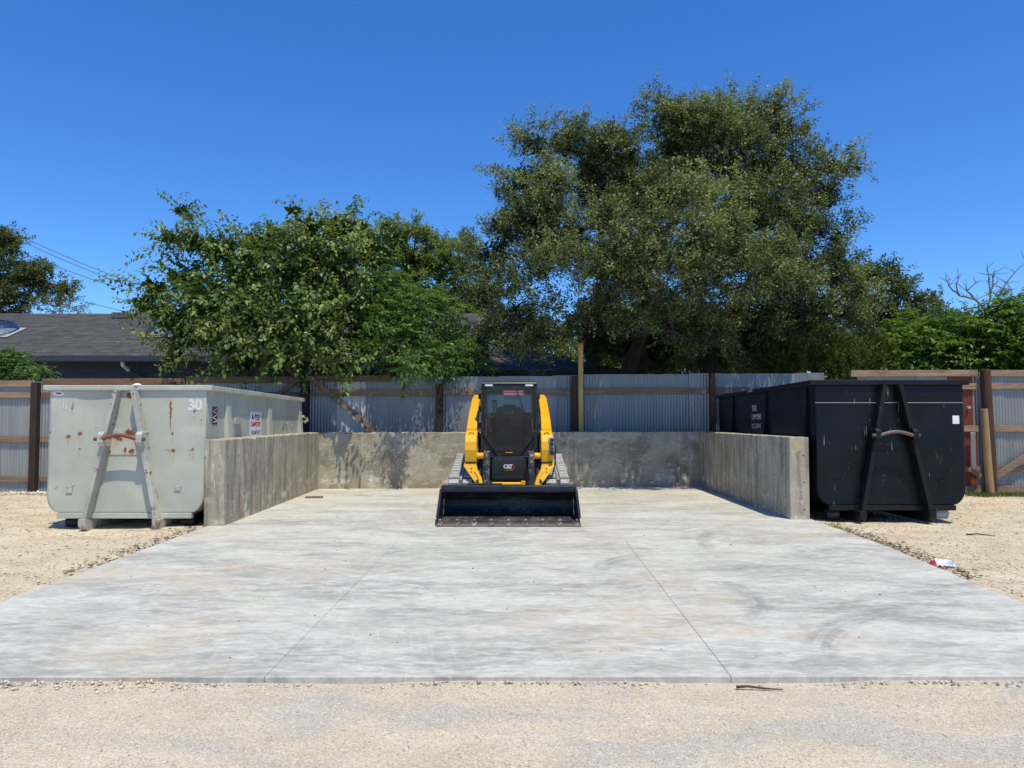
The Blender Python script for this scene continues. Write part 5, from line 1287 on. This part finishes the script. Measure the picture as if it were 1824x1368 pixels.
def crown(lobes, rng, kind, shoots_per_m2, shoot_len, leaves, leaf_l, leaf_w, flat=0.85, clump=0.0, sprigs=0):
    """shoots spread through the lobes' volume, thick towards the outside, each carrying its leaves"""
    B, A, U, Ls, Ws, T, tips = [], [], [], [], [], [], []
    for li, (cx, cy, cz, r) in enumerate(lobes):
        n = max(6, int(shoots_per_m2 * r * r * 4 * (0.75 if clump and cy < 16.2 else 1.0)))
        d = unit(rng.normal(size=(n, 3)))
        rad = r * (0.25 + 0.8 * rng.random(n) ** 0.5)
        # uneven outline: each lobe has its own bumps
        ph = rng.random(3) * 6
        bump = 1 + 0.22 * np.sin(d[:, 0] * 5 + ph[0]) * np.sin(d[:, 2] * 5 + ph[1]) + 0.12 * np.sin(d[:, 1] * 9 + ph[2])
        p = np.array([cx, cy, cz]) + d * (rad * bump)[:, None] * np.array([1, 1, flat])
        if clump:       # gather the shoots into separate tufts with gaps between them
            nc = max(4, int(clump * r * r))
            ci = rng.integers(0, nc, n)
            p = p[:nc][ci] + rng.normal(0, 0.185, (n, 3)) * np.array([1, 1, 0.7])
            d = unit(p - np.array([cx, cy, cz]))
        if sprigs:      # thin shoots standing out of the outline
            ns_ = min(n // 3, sprigs * 5)
            sdir = unit(rng.normal(size=(sprigs, 3)) + np.array([0, 0, 0.5]))
            pos = np.repeat(np.arange(sprigs), 5)[:ns_]
            step = np.tile(np.arange(5), sprigs)[:ns_]
            p[:ns_] = np.array([cx, cy, cz]) + sdir[pos] * (r * 0.95 + 0.11 * step)[:, None] * np.array([1, 1, flat]) + rng.normal(0, 0.03, (ns_, 3))
            d[:ns_] = sdir[pos]
        lobe_t = rng.normal(0, 0.10)
        if kind == 'juniper':
            sd = unit(d * 0.5 + np.array([0, 0, 1.0]) + rng.normal(0, 0.25, (n, 3)))
        elif kind in ('frond', 'weep'):
            sd = unit(d * np.array([1, 1, 0.9]) + np.array([0, 0, 0.15]) + rng.normal(0, 0.6, (n, 3)))
        else:
            sd = unit(d + np.array([0, 0, 0.35]) + rng.normal(0, 0.45, (n, 3)))
        tips.append(p)
        m = leaves
        t_ = (np.arange(m) + 0.5) / m
        sl = shoot_len * rng.uniform(0.6, 1.3, n)
        # bowed shoot: points along it
        droop = -0.35 if kind in ('frond', 'broad') else -0.1
        if kind == 'juniper': droop = 0.0
        P = p[:, None, :] + sd[:, None, :] * (t_[None, :, None] * sl[:, None, None]) + np.array([0, 0, 1.0]) * (droop * (t_ ** 2)[None, :, None] * sl[:, None, None])
        if kind == 'small':
            P = P + rng.normal(0, 0.05, P.shape)
            ax = unit(sd[:, None, :] * 0.5 + rng.normal(0, 0.7, P.shape) * np.array([1, 1, 0.7]) + np.array([0, 0, 0.1]))
            up = unit(rng.normal(0, 0.55, P.shape) + np.array([0.1, -0.3, 1.0]))
        elif kind == 'broad':
            lat = unit(np.cross(sd, rng.normal(size=sd.shape)))
            sg = np.where(np.arange(m) % 2 == 0, 1.0, -1.0)
            ax = unit(sd[:, None, :] * 0.45 + lat[:, None, :] * sg[None, :, None] * 0.9 + rng.normal(0, 0.3, P.shape) + np.array([0, 0, -0.55]))
            up = unit(rng.normal(0, 0.35, P.shape) + np.array([0, 0, 1.0]) + sd[:, None, :] * 0.5)
            P = P + ax * 0.03
        elif kind == 'frond':
            lat = unit(np.cross(sd, np.array([0, 0, 1.0])))
            sg = np.where(np.arange(m) % 2 == 0, 1.0, -1.0)
            ax = unit(sd[:, None, :] * 0.4 + lat[:, None, :] * sg[None, :, None] * 1.0 + rng.normal(0, 0.25, P.shape) + np.array([0, 0, -0.45]))
            up = unit(rng.normal(0, 0.45, P.shape) + np.array([0, 0, 1.0]))
        else:   # juniper sprays
            ax = unit(sd[:, None, :] + rng.normal(0, 0.4, P.shape))
            up = unit(rng.normal(0, 1, P.shape))
            P = P + rng.normal(0, 0.03, P.shape)
        k = n * m
        B.append(P.reshape(k, 3)); A.append(ax.reshape(k, 3)); U.append(up.reshape(k, 3))
        Ls.append(leaf_l * rng.uniform(0.6, 1.25, k)); Ws.append(leaf_w * rng.uniform(0.7, 1.2, k))
        st = np.repeat(rng.normal(0, 0.12, n), m)
        T.append(np.clip(0.5 + lobe_t + st + rng.normal(0, 0.16, k), 0, 1))
    return (np.concatenate(B), np.concatenate(A), np.concatenate(U), np.concatenate(Ls), np.concatenate(Ws), np.concatenate(T)), tips

def bend(a, b, rng, k=4, wob=0.12, sag=0.0):
    a, b = np.array(a, float), np.array(b, float)
    L_ = np.linalg.norm(b - a)
    w = rng.normal(0, wob * L_ * 0.5, 3); w2 = rng.normal(0, wob * L_ * 0.35, 3)
    out = []
    for t_ in np.linspace(0, 1, k + 1):
        out.append(a + (b - a) * t_ + w * math.sin(math.pi * t_) + w2 * math.sin(2 * math.pi * t_) + np.array([0, 0, sag * L_ * math.sin(math.pi * t_)]))
    return out

def tree(name, label, cat, group, base, fork, lobes, leafmat, barkmat, seed, kind='small', trunks=1, r0=0.2, spm=9, shoot=0.45, leaves=24, ll=0.07, lw=0.035, flat=0.85, twigs=5, clump=0.0, shrink=1.0, sprigs=0, core=0, trunk_list=None):
    rng = np.random.default_rng(seed)
    root = tag(empty(name, base), label, cat, group)
    b0 = np.array(base, float)
    lobes = [(a_, b_, c_, r_ * shrink * (0.72 if shrink < 0.91 and b_ < 15.2 else 1.0)) for a_, b_, c_, r_ in lobes]
    data, tips = crown(lobes, rng, kind, spm, shoot, leaves, ll, lw, flat, clump=clump, sprigs=sprigs)
    if core:        # larger leaves deeper inside the crown, tinted dark to paint its inner shade
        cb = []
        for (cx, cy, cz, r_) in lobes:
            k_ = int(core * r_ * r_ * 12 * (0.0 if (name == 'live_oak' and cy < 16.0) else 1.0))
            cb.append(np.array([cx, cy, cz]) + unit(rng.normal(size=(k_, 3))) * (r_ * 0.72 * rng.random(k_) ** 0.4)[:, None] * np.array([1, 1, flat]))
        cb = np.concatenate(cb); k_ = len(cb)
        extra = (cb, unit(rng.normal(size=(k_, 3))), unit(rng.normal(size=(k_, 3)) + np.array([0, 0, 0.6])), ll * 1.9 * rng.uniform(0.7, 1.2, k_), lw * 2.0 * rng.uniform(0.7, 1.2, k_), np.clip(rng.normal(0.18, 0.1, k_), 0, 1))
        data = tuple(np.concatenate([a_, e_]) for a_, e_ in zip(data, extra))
    B = data[0] - b0
    keep = (data[0][:, 2] > 0.15)
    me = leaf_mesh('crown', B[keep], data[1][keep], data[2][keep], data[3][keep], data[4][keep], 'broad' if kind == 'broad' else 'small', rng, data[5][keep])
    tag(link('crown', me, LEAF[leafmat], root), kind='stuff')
    # trunks, then a limb to each lobe and twigs to its shoots
    forks = []
    tl = trunk_list or [(base, fork)]
    for i, (tb, tf) in enumerate(tl):
        pth = bend(np.array(tb) - b0 - np.array([0, 0, 0.25]), np.array(tf) - b0, rng, 6, 0.10)
        rad = [r0 * (1.25 if k == 0 else 1.0) * (1 - 0.45 * k / 6) for k in range(7)]
        MB().tube(pth, rad, 10).build('trunk', BARK[barkmat], root, smooth=True)
        forks.append((pth[-1], rad[-1]))
        forks.append((pth[-2], rad[-2]))
    mb = MB()
    nodes = [(np.array(p), r) for p, r in forks]
    order = sorted(range(len(lobes)), key=lambda i: np.linalg.norm(np.array(lobes[i][:3]) - b0 - nodes[0][0]))
    for i in order:
        c = np.array(lobes[i][:3]) - b0
        best = min(nodes, key=lambda q_: np.linalg.norm(c - q_[0]) + (1.5 if q_[0][2] > c[2] + 0.3 else 0))
        rs = max(0.014, best[1] * 0.72)
        pth = bend(best[0], c, rng, 4, 0.16)
        re_ = max(0.012, rs * 0.55)
        mb.tube(pth, [rs + (re_ - rs) * k / 4 for k in range(5)], 6, cap=False)
        nodes.append((np.array(pth[-1]), re_)); nodes.append((np.array(pth[2]), (rs + re_) / 2))
        tp_ = tips[i] - b0
        for j in rng.choice(len(tp_), min(twigs, len(tp_)), replace=False):
            mb.tube(bend(c, tp_[j], rng, 3, 0.15), [re_ * 0.6, re_ * 0.45, 0.008, 0.005], 4, cap=False)
    mb.build('limbs', BARK[barkmat], root, smooth=True)
    return root

# the big live oak over the fence
tree('live_oak', 'big spreading live oak with dense olive crown behind the bay fence', 'tree', None, (3.1, 18.6, 0.0), (2.9, 18.0, 3.6), TREES['oak'], 'oak', 'oak', 21,
     'small', r0=0.26, spm=125, shoot=0.26, leaves=24, ll=0.072, lw=0.04, twigs=9, clump=15, shrink=0.9, flat=0.78, sprigs=5, core=60,
     trunk_list=[((2.6, 18.6, 0), (1.9, 18.5, 4.0)), ((3.2, 18.6, 0), (3.6, 17.2, 4.6)), ((3.5, 18.8, 0), (5.6, 17.6, 4.5)), ((3.0, 18.9, 0), (3.4, 18.6, 6.5))])
tree('mulberry_tree', 'broad leafy mulberry with large leaves and upright shoots in front of the house', 'tree', None, (-5.4, 17.7, 0.0), (-5.3, 17.3, 2.6), TREES['mul'], 'mulberry', 'mulberry', 5,
     'broad', r0=0.07, spm=52, shoot=0.6, leaves=11, ll=0.11, lw=0.07, twigs=6, sprigs=2, shrink=0.92, core=40,
     trunk_list=[((-5.2, 17.7, 0), (-4.9, 17.2, 3.4)), ((-5.4, 17.7, 0), (-6.3, 17.0, 2.9)), ((-5.5, 17.7, 0), (-5.6, 17.4, 4.0)), ((-5.0, 17.6, 0), (-4.2, 17.2, 3.0))])
tree('chinaberry_tree', 'feathery light green chinaberry beside the mulberry leaning over the fence', 'tree', None, (-2.15, 17.2, 0.0), (-2.3, 17.0, 2.6), TREES['chi'], 'chinaberry', 'mulberry', 8,
     'frond', r0=0.06, spm=170, shoot=0.4, leaves=20, ll=0.1, lw=0.036, twigs=5)
tree('elm_tree', 'yellow green elm standing behind the house between mulberry and oak', 'tree', 'trees beyond the house', (-3.0, 29.3, 0.0), (-3.0, 29.2, 4.5), TREES['elm'], 'elm', 'oak', 9,
     'small', r0=0.2, spm=64, shoot=0.4, leaves=26, ll=0.11, lw=0.065, twigs=4, clump=14, sprigs=4)
tree('oak_tree', 'dark oak behind the house roof at the far left edge', 'tree', 'trees beyond the house', (-22.6, 31.3, 0.0), (-22.3, 31.2, 5.0), TREES['fl'], 'oak_far', 'oak', 12,
     'small', r0=0.22, spm=40, shoot=0.4, leaves=26, ll=0.11, lw=0.065, twigs=6, clump=10)
tree('oak_tree', 'dark green oak behind the black container, right of the big oak', 'tree', 'trees beyond the right fence', (12.6, 25.3, 0.0), (12.6, 25.2, 3.0), TREES['rdk'], 'shrub', 'oak', 14,
     'small', r0=0.18, spm=40, shoot=0.4, leaves=28, ll=0.11, lw=0.06, twigs=5, clump=10)
tree('round_tree', 'small rounded tree far off left of the bare tree', 'tree', 'trees beyond the right fence', (18.6, 31.2, 0.0), (18.6, 31.1, 2.6), TREES['rnd'], 'oak_far', 'oak', 15,
     'small', r0=0.14, spm=34, shoot=0.4, leaves=26, ll=0.13, lw=0.07, twigs=3, clump=9)
for i, k in enumerate(('ju1', 'ju2', 'ju3')):
    c = TREES[k][0]
    tree('juniper', ['leftmost yellow green juniper above the fence beside the big oak', 'pointed middle juniper above the black container', 'right hand juniper next to the bright leafy shrubs'][i], 'juniper', 'junipers behind the fence',
         (c[0], c[1], 0.0), (c[0], c[1], 2.2), TREES[k] + [(c[0], c[1], 2.2, 0.45), (c[0] + 0.1, c[1], 1.4, 0.5)], 'juniper', 'oak', 30 + i, 'juniper', r0=0.06, spm=330, shoot=0.3, leaves=18, ll=0.085, lw=0.026, flat=1.2, twigs=3)
tree('shrub', 'dull green shrub filling the gap between the big oak and the junipers', 'shrub', 'shrubs behind the fence', (8.6, 21.6, 0), (8.6, 21.5, 2.0), TREES['sh1'] + [(8.6, 21.5, 2.2, 0.9)], 'shrub', 'oak', 41, 'small', r0=0.07, spm=70, shoot=0.4, leaves=26, ll=0.1, lw=0.055, twigs=3, clump=12)
for i, k in enumerate(('ht1', 'ht2', 'ht3')):
    c = TREES[k][0]
    tree('leafy_shrub', ['bright green leafy shrub above the middle of the black container', 'bright green leafy shrub below the bare tree', 'tall bright leafy shrub at the right edge'][i], 'shrub', 'bright shrubs behind the right fence',
         (c[0], c[1] + 0.1, 0.0), (c[0], c[1], 2.0), TREES[k] + [(c[0] + 0.3, c[1], 2.2, 0.6)], 'heaven', 'mulberry', 50 + i, 'frond', r0=0.05, spm=130, shoot=0.5, leaves=16, ll=0.13, lw=0.055, twigs=4)
for i, k in enumerate(('bs1', 'bs2', 'bs3')):
    c = TREES[k][0]
    tree('bush', ['light green bush seen under the oak above the outbuilding roof', 'green bush seen between the oak trunks', 'shaded bush low behind the right side of the oak'][i], 'bush', 'bushes far behind the oak',
         (c[0] + 0.6, c[1] + 0.1, 0.0), (c[0] + 0.6, c[1], 1.8), TREES[k], 'elm' if i < 2 else 'shrub', 'oak', 60 + i, 'small', r0=0.08, spm=50, shoot=0.5, leaves=26, ll=0.13, lw=0.075, twigs=3)
for i, k in enumerate(('sp1', 'sp2')):
    c = TREES[k][0]
    tree('sapling', ['feathery sapling poking above the fence at the left edge', 'small leafy sapling tip above the fence left of the grey container'][i], 'sapling', 'saplings behind the left fence',
         (c[0], c[1] + 0.05, 0.0), (c[0], c[1], 2.1), TREES[k], 'chinaberry', 'mulberry', 70 + i, 'frond', r0=0.02, spm=300, shoot=0.32, leaves=16, ll=0.09, lw=0.036, twigs=4)

# bare tree
rng = np.random.default_rng(77)
dt = tag(empty('bare_tree', (15.8, 24.0, 0.0)), 'bare grey dead tree standing above the bright shrubs at the right', 'tree')
tr = bend((0, 0, -0.2), (0.0, 0, 5.0), rng, 6, 0.03)
MB().tube(tr, [0.11, 0.1, 0.09, 0.085, 0.08, 0.07, 0.065], 8).build('trunk', BARK['dead'], dt, smooth=True)
mb = MB()
def limb(path, r):
    mb.tube(path, [r * (1 - 0.85 * k / (len(path) - 1)) + 0.004 for k in range(len(path))], 5, cap=False)
L0 = [((0, 0, 5.0), (-0.28, 0.1, 5.45), (-0.75, 0.2, 5.6), (-0.85, 0.2, 5.95), (-0.7, 0.2, 6.3)), ((0, 0, 4.9), (0.15, 0, 5.5), (0.12, 0, 6.0), (0.05, 0, 6.45)), ((0.02, 0, 5.0), (0.35, -0.1, 5.5), (0.6, -0.1, 5.95), (1.3, -0.1, 6.65)), ((0.12, 0, 5.6), (0.3, 0.1, 5.9), (0.35, 0.1, 6.35)), ((0.3, -0.1, 5.5), (0.5, -0.2, 5.6), (0.75, -0.2, 5.7)), ((-0.3, 0.1, 5.45), (-0.5, 0.2, 5.75), (-0.2, 0.2, 6.0)), ((-0.75, 0.2, 5.6), (-1.0, 0.2, 5.75), (-1.15, 0.2, 6.05))]
for p in L0:
    p = [Vector(q_) for q_ in p]
    fine = []
    for i in range(len(p) - 1):
        for t_ in (0, 0.5): fine.append(p[i].lerp(p[i+1], t_) + Vector(rng.normal(0, 0.015, 3)))
    fine.append(p[-1])
    limb(fine, 0.038)
    for _ in range(7):
        q_ = fine[rng.integers(2, len(fine))]
        e_ = q_ + Vector((rng.normal(0, 0.25), rng.normal(0, 0.15), abs(rng.normal(0.15, 0.2))))
        limb([q_, q_.lerp(e_, 0.5) + Vector(rng.normal(0, 0.03, 3)), e_], 0.009)
mb.build('limbs', BARK['dead'], dt, smooth=True)
# ------------------------------------------------------------------ small things on the ground
def stones(name, n, rng, place, smin, smax, mat, squash=0.6, zoff=0.15):
    """n small chipped stones as one mesh; eight faces each"""
    xy = place(rng, n)
    xy = xy[~((np.abs(xy[:, 0]) < 4.27) & (xy[:, 1] > 4.35))] if name != 'gravel_on_pad' else xy
    n = len(xy)
    s = smin + (smax - smin) * rng.random(n) ** 3
    z = ground_z(xy[:, 0], xy[:, 1]) if name != 'gravel_on_pad' else np.zeros(n)
    base = np.array([(1,0,0),(0,1,0),(-1,0,0),(0,-1,0),(0,0,1),(0,0,-1)], float)
    v = base[None] * (1 + rng.uniform(-0.35, 0.35, (n, 6, 1))) + rng.normal(0, 0.18, (n, 6, 3))
    v[:, :, 2] *= squash * rng.uniform(0.6, 1.2, (n, 1))
    a = rng.random(n) * 6.283; c, s_ = np.cos(a)[:, None], np.sin(a)[:, None]
    x = v[:, :, 0] * c - v[:, :, 1] * s_; y = v[:, :, 0] * s_ + v[:, :, 1] * c
    V = np.stack([x, y, v[:, :, 2]], -1) * (s / 2)[:, None, None]
    V += np.stack([xy[:, 0], xy[:, 1], z + s * zoff], -1)[:, None, :]
    tri = np.array([(0,1,4),(1,2,4),(2,3,4),(3,0,4),(1,0,5),(2,1,5),(3,2,5),(0,3,5)])
    T = (np.arange(n)[:, None, None] * 6 + tri[None]).reshape(-1, 3)
    tint = np.repeat(np.clip(rng.normal(0.62, 0.25, n), 0, 1), 6)
    return link(name, np_mesh(name, V.reshape(-1, 3), tris=T, attr=tint), M[mat])
rng = np.random.default_rng(4)
def p_road(r, n):
    y = 2.3 + 2.05 * r.random(n); return np.stack([(r.random(n) - 0.5) * (y * 1.6), y], 1)
tag(stones('road_gravel', 26000, rng, p_road, 0.003, 0.013, 'pebble_road', 0.6, 0.1), 'fine loose gravel pressed into the tan road in front of the pad', 'gravel', kind='stuff')
def p_left(r, n):
    return np.stack([-4.25 - 6.5 * r.random(n) ** 1.4, 4.4 + 11.2 * r.random(n) ** 1.2], 1)
def p_right(r, n):
    return np.stack([4.4 + 7.0 * r.random(n) ** 1.4, 4.4 + 10.8 * r.random(n) ** 1.2], 1)
def p_sides(r, n):
    return np.concatenate([p_left(r, n // 2), p_right(r, n // 2)])
tag(stones('yard_gravel', 42000, rng, p_sides, 0.008, 0.036, 'pebble', 0.55, 0.12), 'loose pale limestone gravel on both sides of the pad', 'gravel', kind='stuff')
def p_edge(r, n):
    return np.stack([-3.6 + 1.6 * np.abs(r.normal(0, 0.9, n)) - 0.3, 4.35 - np.abs(r.normal(0, 0.06, n))], 1)
tag(stones('pad_edge_gravel', 420, rng, p_edge, 0.006, 0.03, 'pebble', 0.75, 0.25), 'larger pale stones gathered along the front edge of the pad', 'gravel', kind='stuff')
def p_edge2(r, n):
    return np.stack([(r.random(n) - 0.5) * 8.2, 4.348 - np.abs(r.normal(0, 0.035, n))], 1)
tag(stones('pad_edge_gravel', 700, rng, p_edge2, 0.006, 0.03, 'pebble_road', 0.7, 0.2), 'thin line of grit along the front edge of the pad', 'gravel', kind='stuff')
def p_pad(r, n):
    return np.stack([(r.random(n) - 0.5) * 8.0, 4.6 + 10.4 * r.random(n)], 1)
tag(stones('gravel_on_pad', 260, rng, p_pad, 0.006, 0.022, 'litter', 0.6, 0.2), 'scattered grit and crumbs lying on the concrete pad', 'grit', kind='stuff')
# pale heap of stones at the foot of the left fence
def p_heap(r, n):
    return np.stack([-13 + 7 * r.random(n), 15.85 - np.abs(r.normal(0, 0.25, n))], 1)
tag(stones('fence_foot_gravel', 2600, rng, p_heap, 0.02, 0.09, 'pebble', 0.7, 0.3), 'pale stones heaped at the foot of the left fence', 'gravel', kind='stuff')

# dry leaf litter: thin curled scraps along the pad edges
def litter(name, pts, rng, mat, l0=0.02, l1=0.07, w=0.35):
    n = len(pts)
    a = rng.random(n) * 6.283; L_ = rng.uniform(l0, l1, n); W = L_ * rng.uniform(0.12, w, n)
    ax = np.stack([np.cos(a), np.sin(a), rng.normal(0.15, 0.2, n)], 1); ax = unit(ax)
    up = unit(np.stack([rng.normal(0, 0.4, n), rng.normal(0, 0.4, n), np.ones(n)], 1))
    return link(name, leaf_mesh(name, pts, ax, up, L_, W, 'small', rng, np.clip(rng.normal(0.4, 0.25, n), 0, 1)), M[mat])
n = 900
y = rng.uniform(7.0, 10.6, n)
xr = np.array([slab_x(v, 1) for v in y]) + np.abs(rng.normal(0, 0.14, n)) + 0.01
P1 = np.stack([xr, y, ground_z(xr, y) + 0.015], 1)
y = rng.uniform(7.2, 10.2, 500); xl = np.array([slab_x(v, -1) for v in y]) - np.abs(rng.normal(0, 0.13, 500)) - 0.01
P2 = np.stack([xl, y, ground_z(xl, y) + 0.015], 1)
xx = np.concatenate([rng.uniform(4.5, 11, 1400), rng.uniform(-11, -4.4, 1400)]); yy = rng.uniform(5.5, 15.2, 2800)
P3 = np.stack([xx, yy, ground_z(xx, yy) + 0.02], 1)
tag(litter('leaf_litter', np.concatenate([P1, P2, P3]), rng, 'litter'), 'dry brown leaves and twigs along the edges of the pad', 'leaf litter', kind='stuff')

# grass at the foot of the right fence and a dry weed under the grey container
def blades(name, pts, rng, h, mat):
    n = len(pts)
    ax = unit(np.stack([rng.normal(0, 0.35, n), rng.normal(0, 0.35, n), np.ones(n)], 1))
    up = unit(rng.normal(0, 1, (n, 3)))
    return link(name, leaf_mesh(name, pts, ax, up, h * rng.uniform(0.4, 1.2, n), h * 0.1 * np.ones(n), 'small', rng, np.clip(rng.normal(0.5, 0.25, n), 0, 1)), LEAF[mat] if mat in LEAF else M[mat])
n = 1600
cx = rng.choice([9.6, 9.9, 10.3, 10.55, 10.9, 11.2], n); gxp = cx + rng.normal(0, 0.14, n); gyp = 15.1 + rng.normal(0, 0.13, n)
tag(blades('grass', np.stack([gxp, gyp, ground_z(gxp, gyp) - 0.01], 1), rng, 0.11, 'grass'), 'low green grass at the foot of the right fence poles', 'grass', kind='stuff')
wx = -4.93 + rng.normal(0, 0.035, 26); wy = 10.12 + rng.normal(0, 0.03, 26)
tag(blades('dry_weed', np.stack([wx, wy, ground_z(wx, wy)], 1), rng, 0.17, 'strap'), 'dry brown weed standing against the right skid of the grey container', 'weed', kind='stuff')

# crumpled packet
pk = MB(); vs = []; fs = []; rp = random.Random(2)
NX, NY = 10, 6
for j in range(NY + 1):
    for i in range(NX + 1):
        x = (i / NX - 0.5) * 0.23; y = (j / NY - 0.5) * 0.13
        e = 1 - max(abs(i / NX - 0.5), abs(j / NY - 0.5)) * 2
        vs.append((x, y, 0.008 + 0.05 * min(1, e * 2.2) * (0.7 + 0.6 * rp.random()) + rp.uniform(-0.004, 0.006)))
for j in range(NY):
    for i in range(NX):
        a = j * (NX + 1) + i; fs.append((a, a + 1, a + NX + 2, a + NX + 1))
def m_packet():
    t = NT('packet_foil'); s = t.xyz(t.obj)
    c = t.mix(t.ramp(s[0], -0.075, -0.07), (0.5, 0.04, 0.05), (0.74, 0.76, 0.78))
    c = t.mix(t.math('MULTIPLY', t.ramp(s[0], 0.03, 0.035), t.ramp(t.noise(t.obj, 60, 2), 0.5, 0.55)), c, (0.1, 0.3, 0.45))
    return t.finish(c, 0.35)
o = pk.poly(vs, fs).build('crumpled_packet', m_packet(), smooth=False, loc=(4.5, 7.65, -0.02), rot=(R(3), 0, R(-12)))
m_ = o.modifiers.new('thickness', 'SOLIDIFY'); m_.thickness = 0.004
tag(o, 'crumpled white and red packet lying by the right edge of the pad', 'litter')
tag(MB().tube([(1.30, 4.27, -0.022), (1.36, 4.265, -0.016), (1.45, 4.25, -0.022), (1.56, 4.24, -0.026)], [0.009, 0.007, 0.006, 0.003], 7).build('twig', M['twig'], smooth=True), 'brown twig lying at the front edge of the pad', 'twig')
tag(MB().tube([(6.1, 9.8, -0.05), (6.22, 9.76, -0.03), (6.4, 9.66, -0.045)], [0.012, 0.01, 0.005], 6).build('twig', M['twig'], smooth=True), 'small dark twig on the gravel in front of the black container', 'twig')
tag(MB().box(-0.16, 0.16, -0.045, 0.045, 0.001, 0.035).build('wood_scrap', M['brace'], bevel=0.006, loc=(-3.72, 13.7, 0.0), rot=(0, 0, R(8))), 'short brown piece of wood on the pad near the left wall', 'wood scrap')
# white rag on the rim of the grey container
vs = []; fs = []; ns = 12
for i in range(5):
    a = i / 4 * math.pi / 2
    for j in range(ns):
        t_ = 2 * math.pi * j / ns
        q_ = 1 + 0.2 * math.sin(j * 2.3 + i)
        vs.append((0.06 * math.cos(a) * math.cos(t_) * q_, 0.035 * math.cos(a) * math.sin(t_) * q_, 0.028 * math.sin(a)))
for i in range(4):
    for j in range(ns): fs.append((i*ns+j, i*ns+(j+1)%ns, (i+1)*ns+(j+1)%ns, (i+1)*ns+j))
tag(MB().poly(vs, fs).build('crumpled_rag', M['rag'], smooth=True, loc=(-5.36, 10.345, 1.98)), 'small white crumpled rag lying on the rim of the grey container', 'rag')
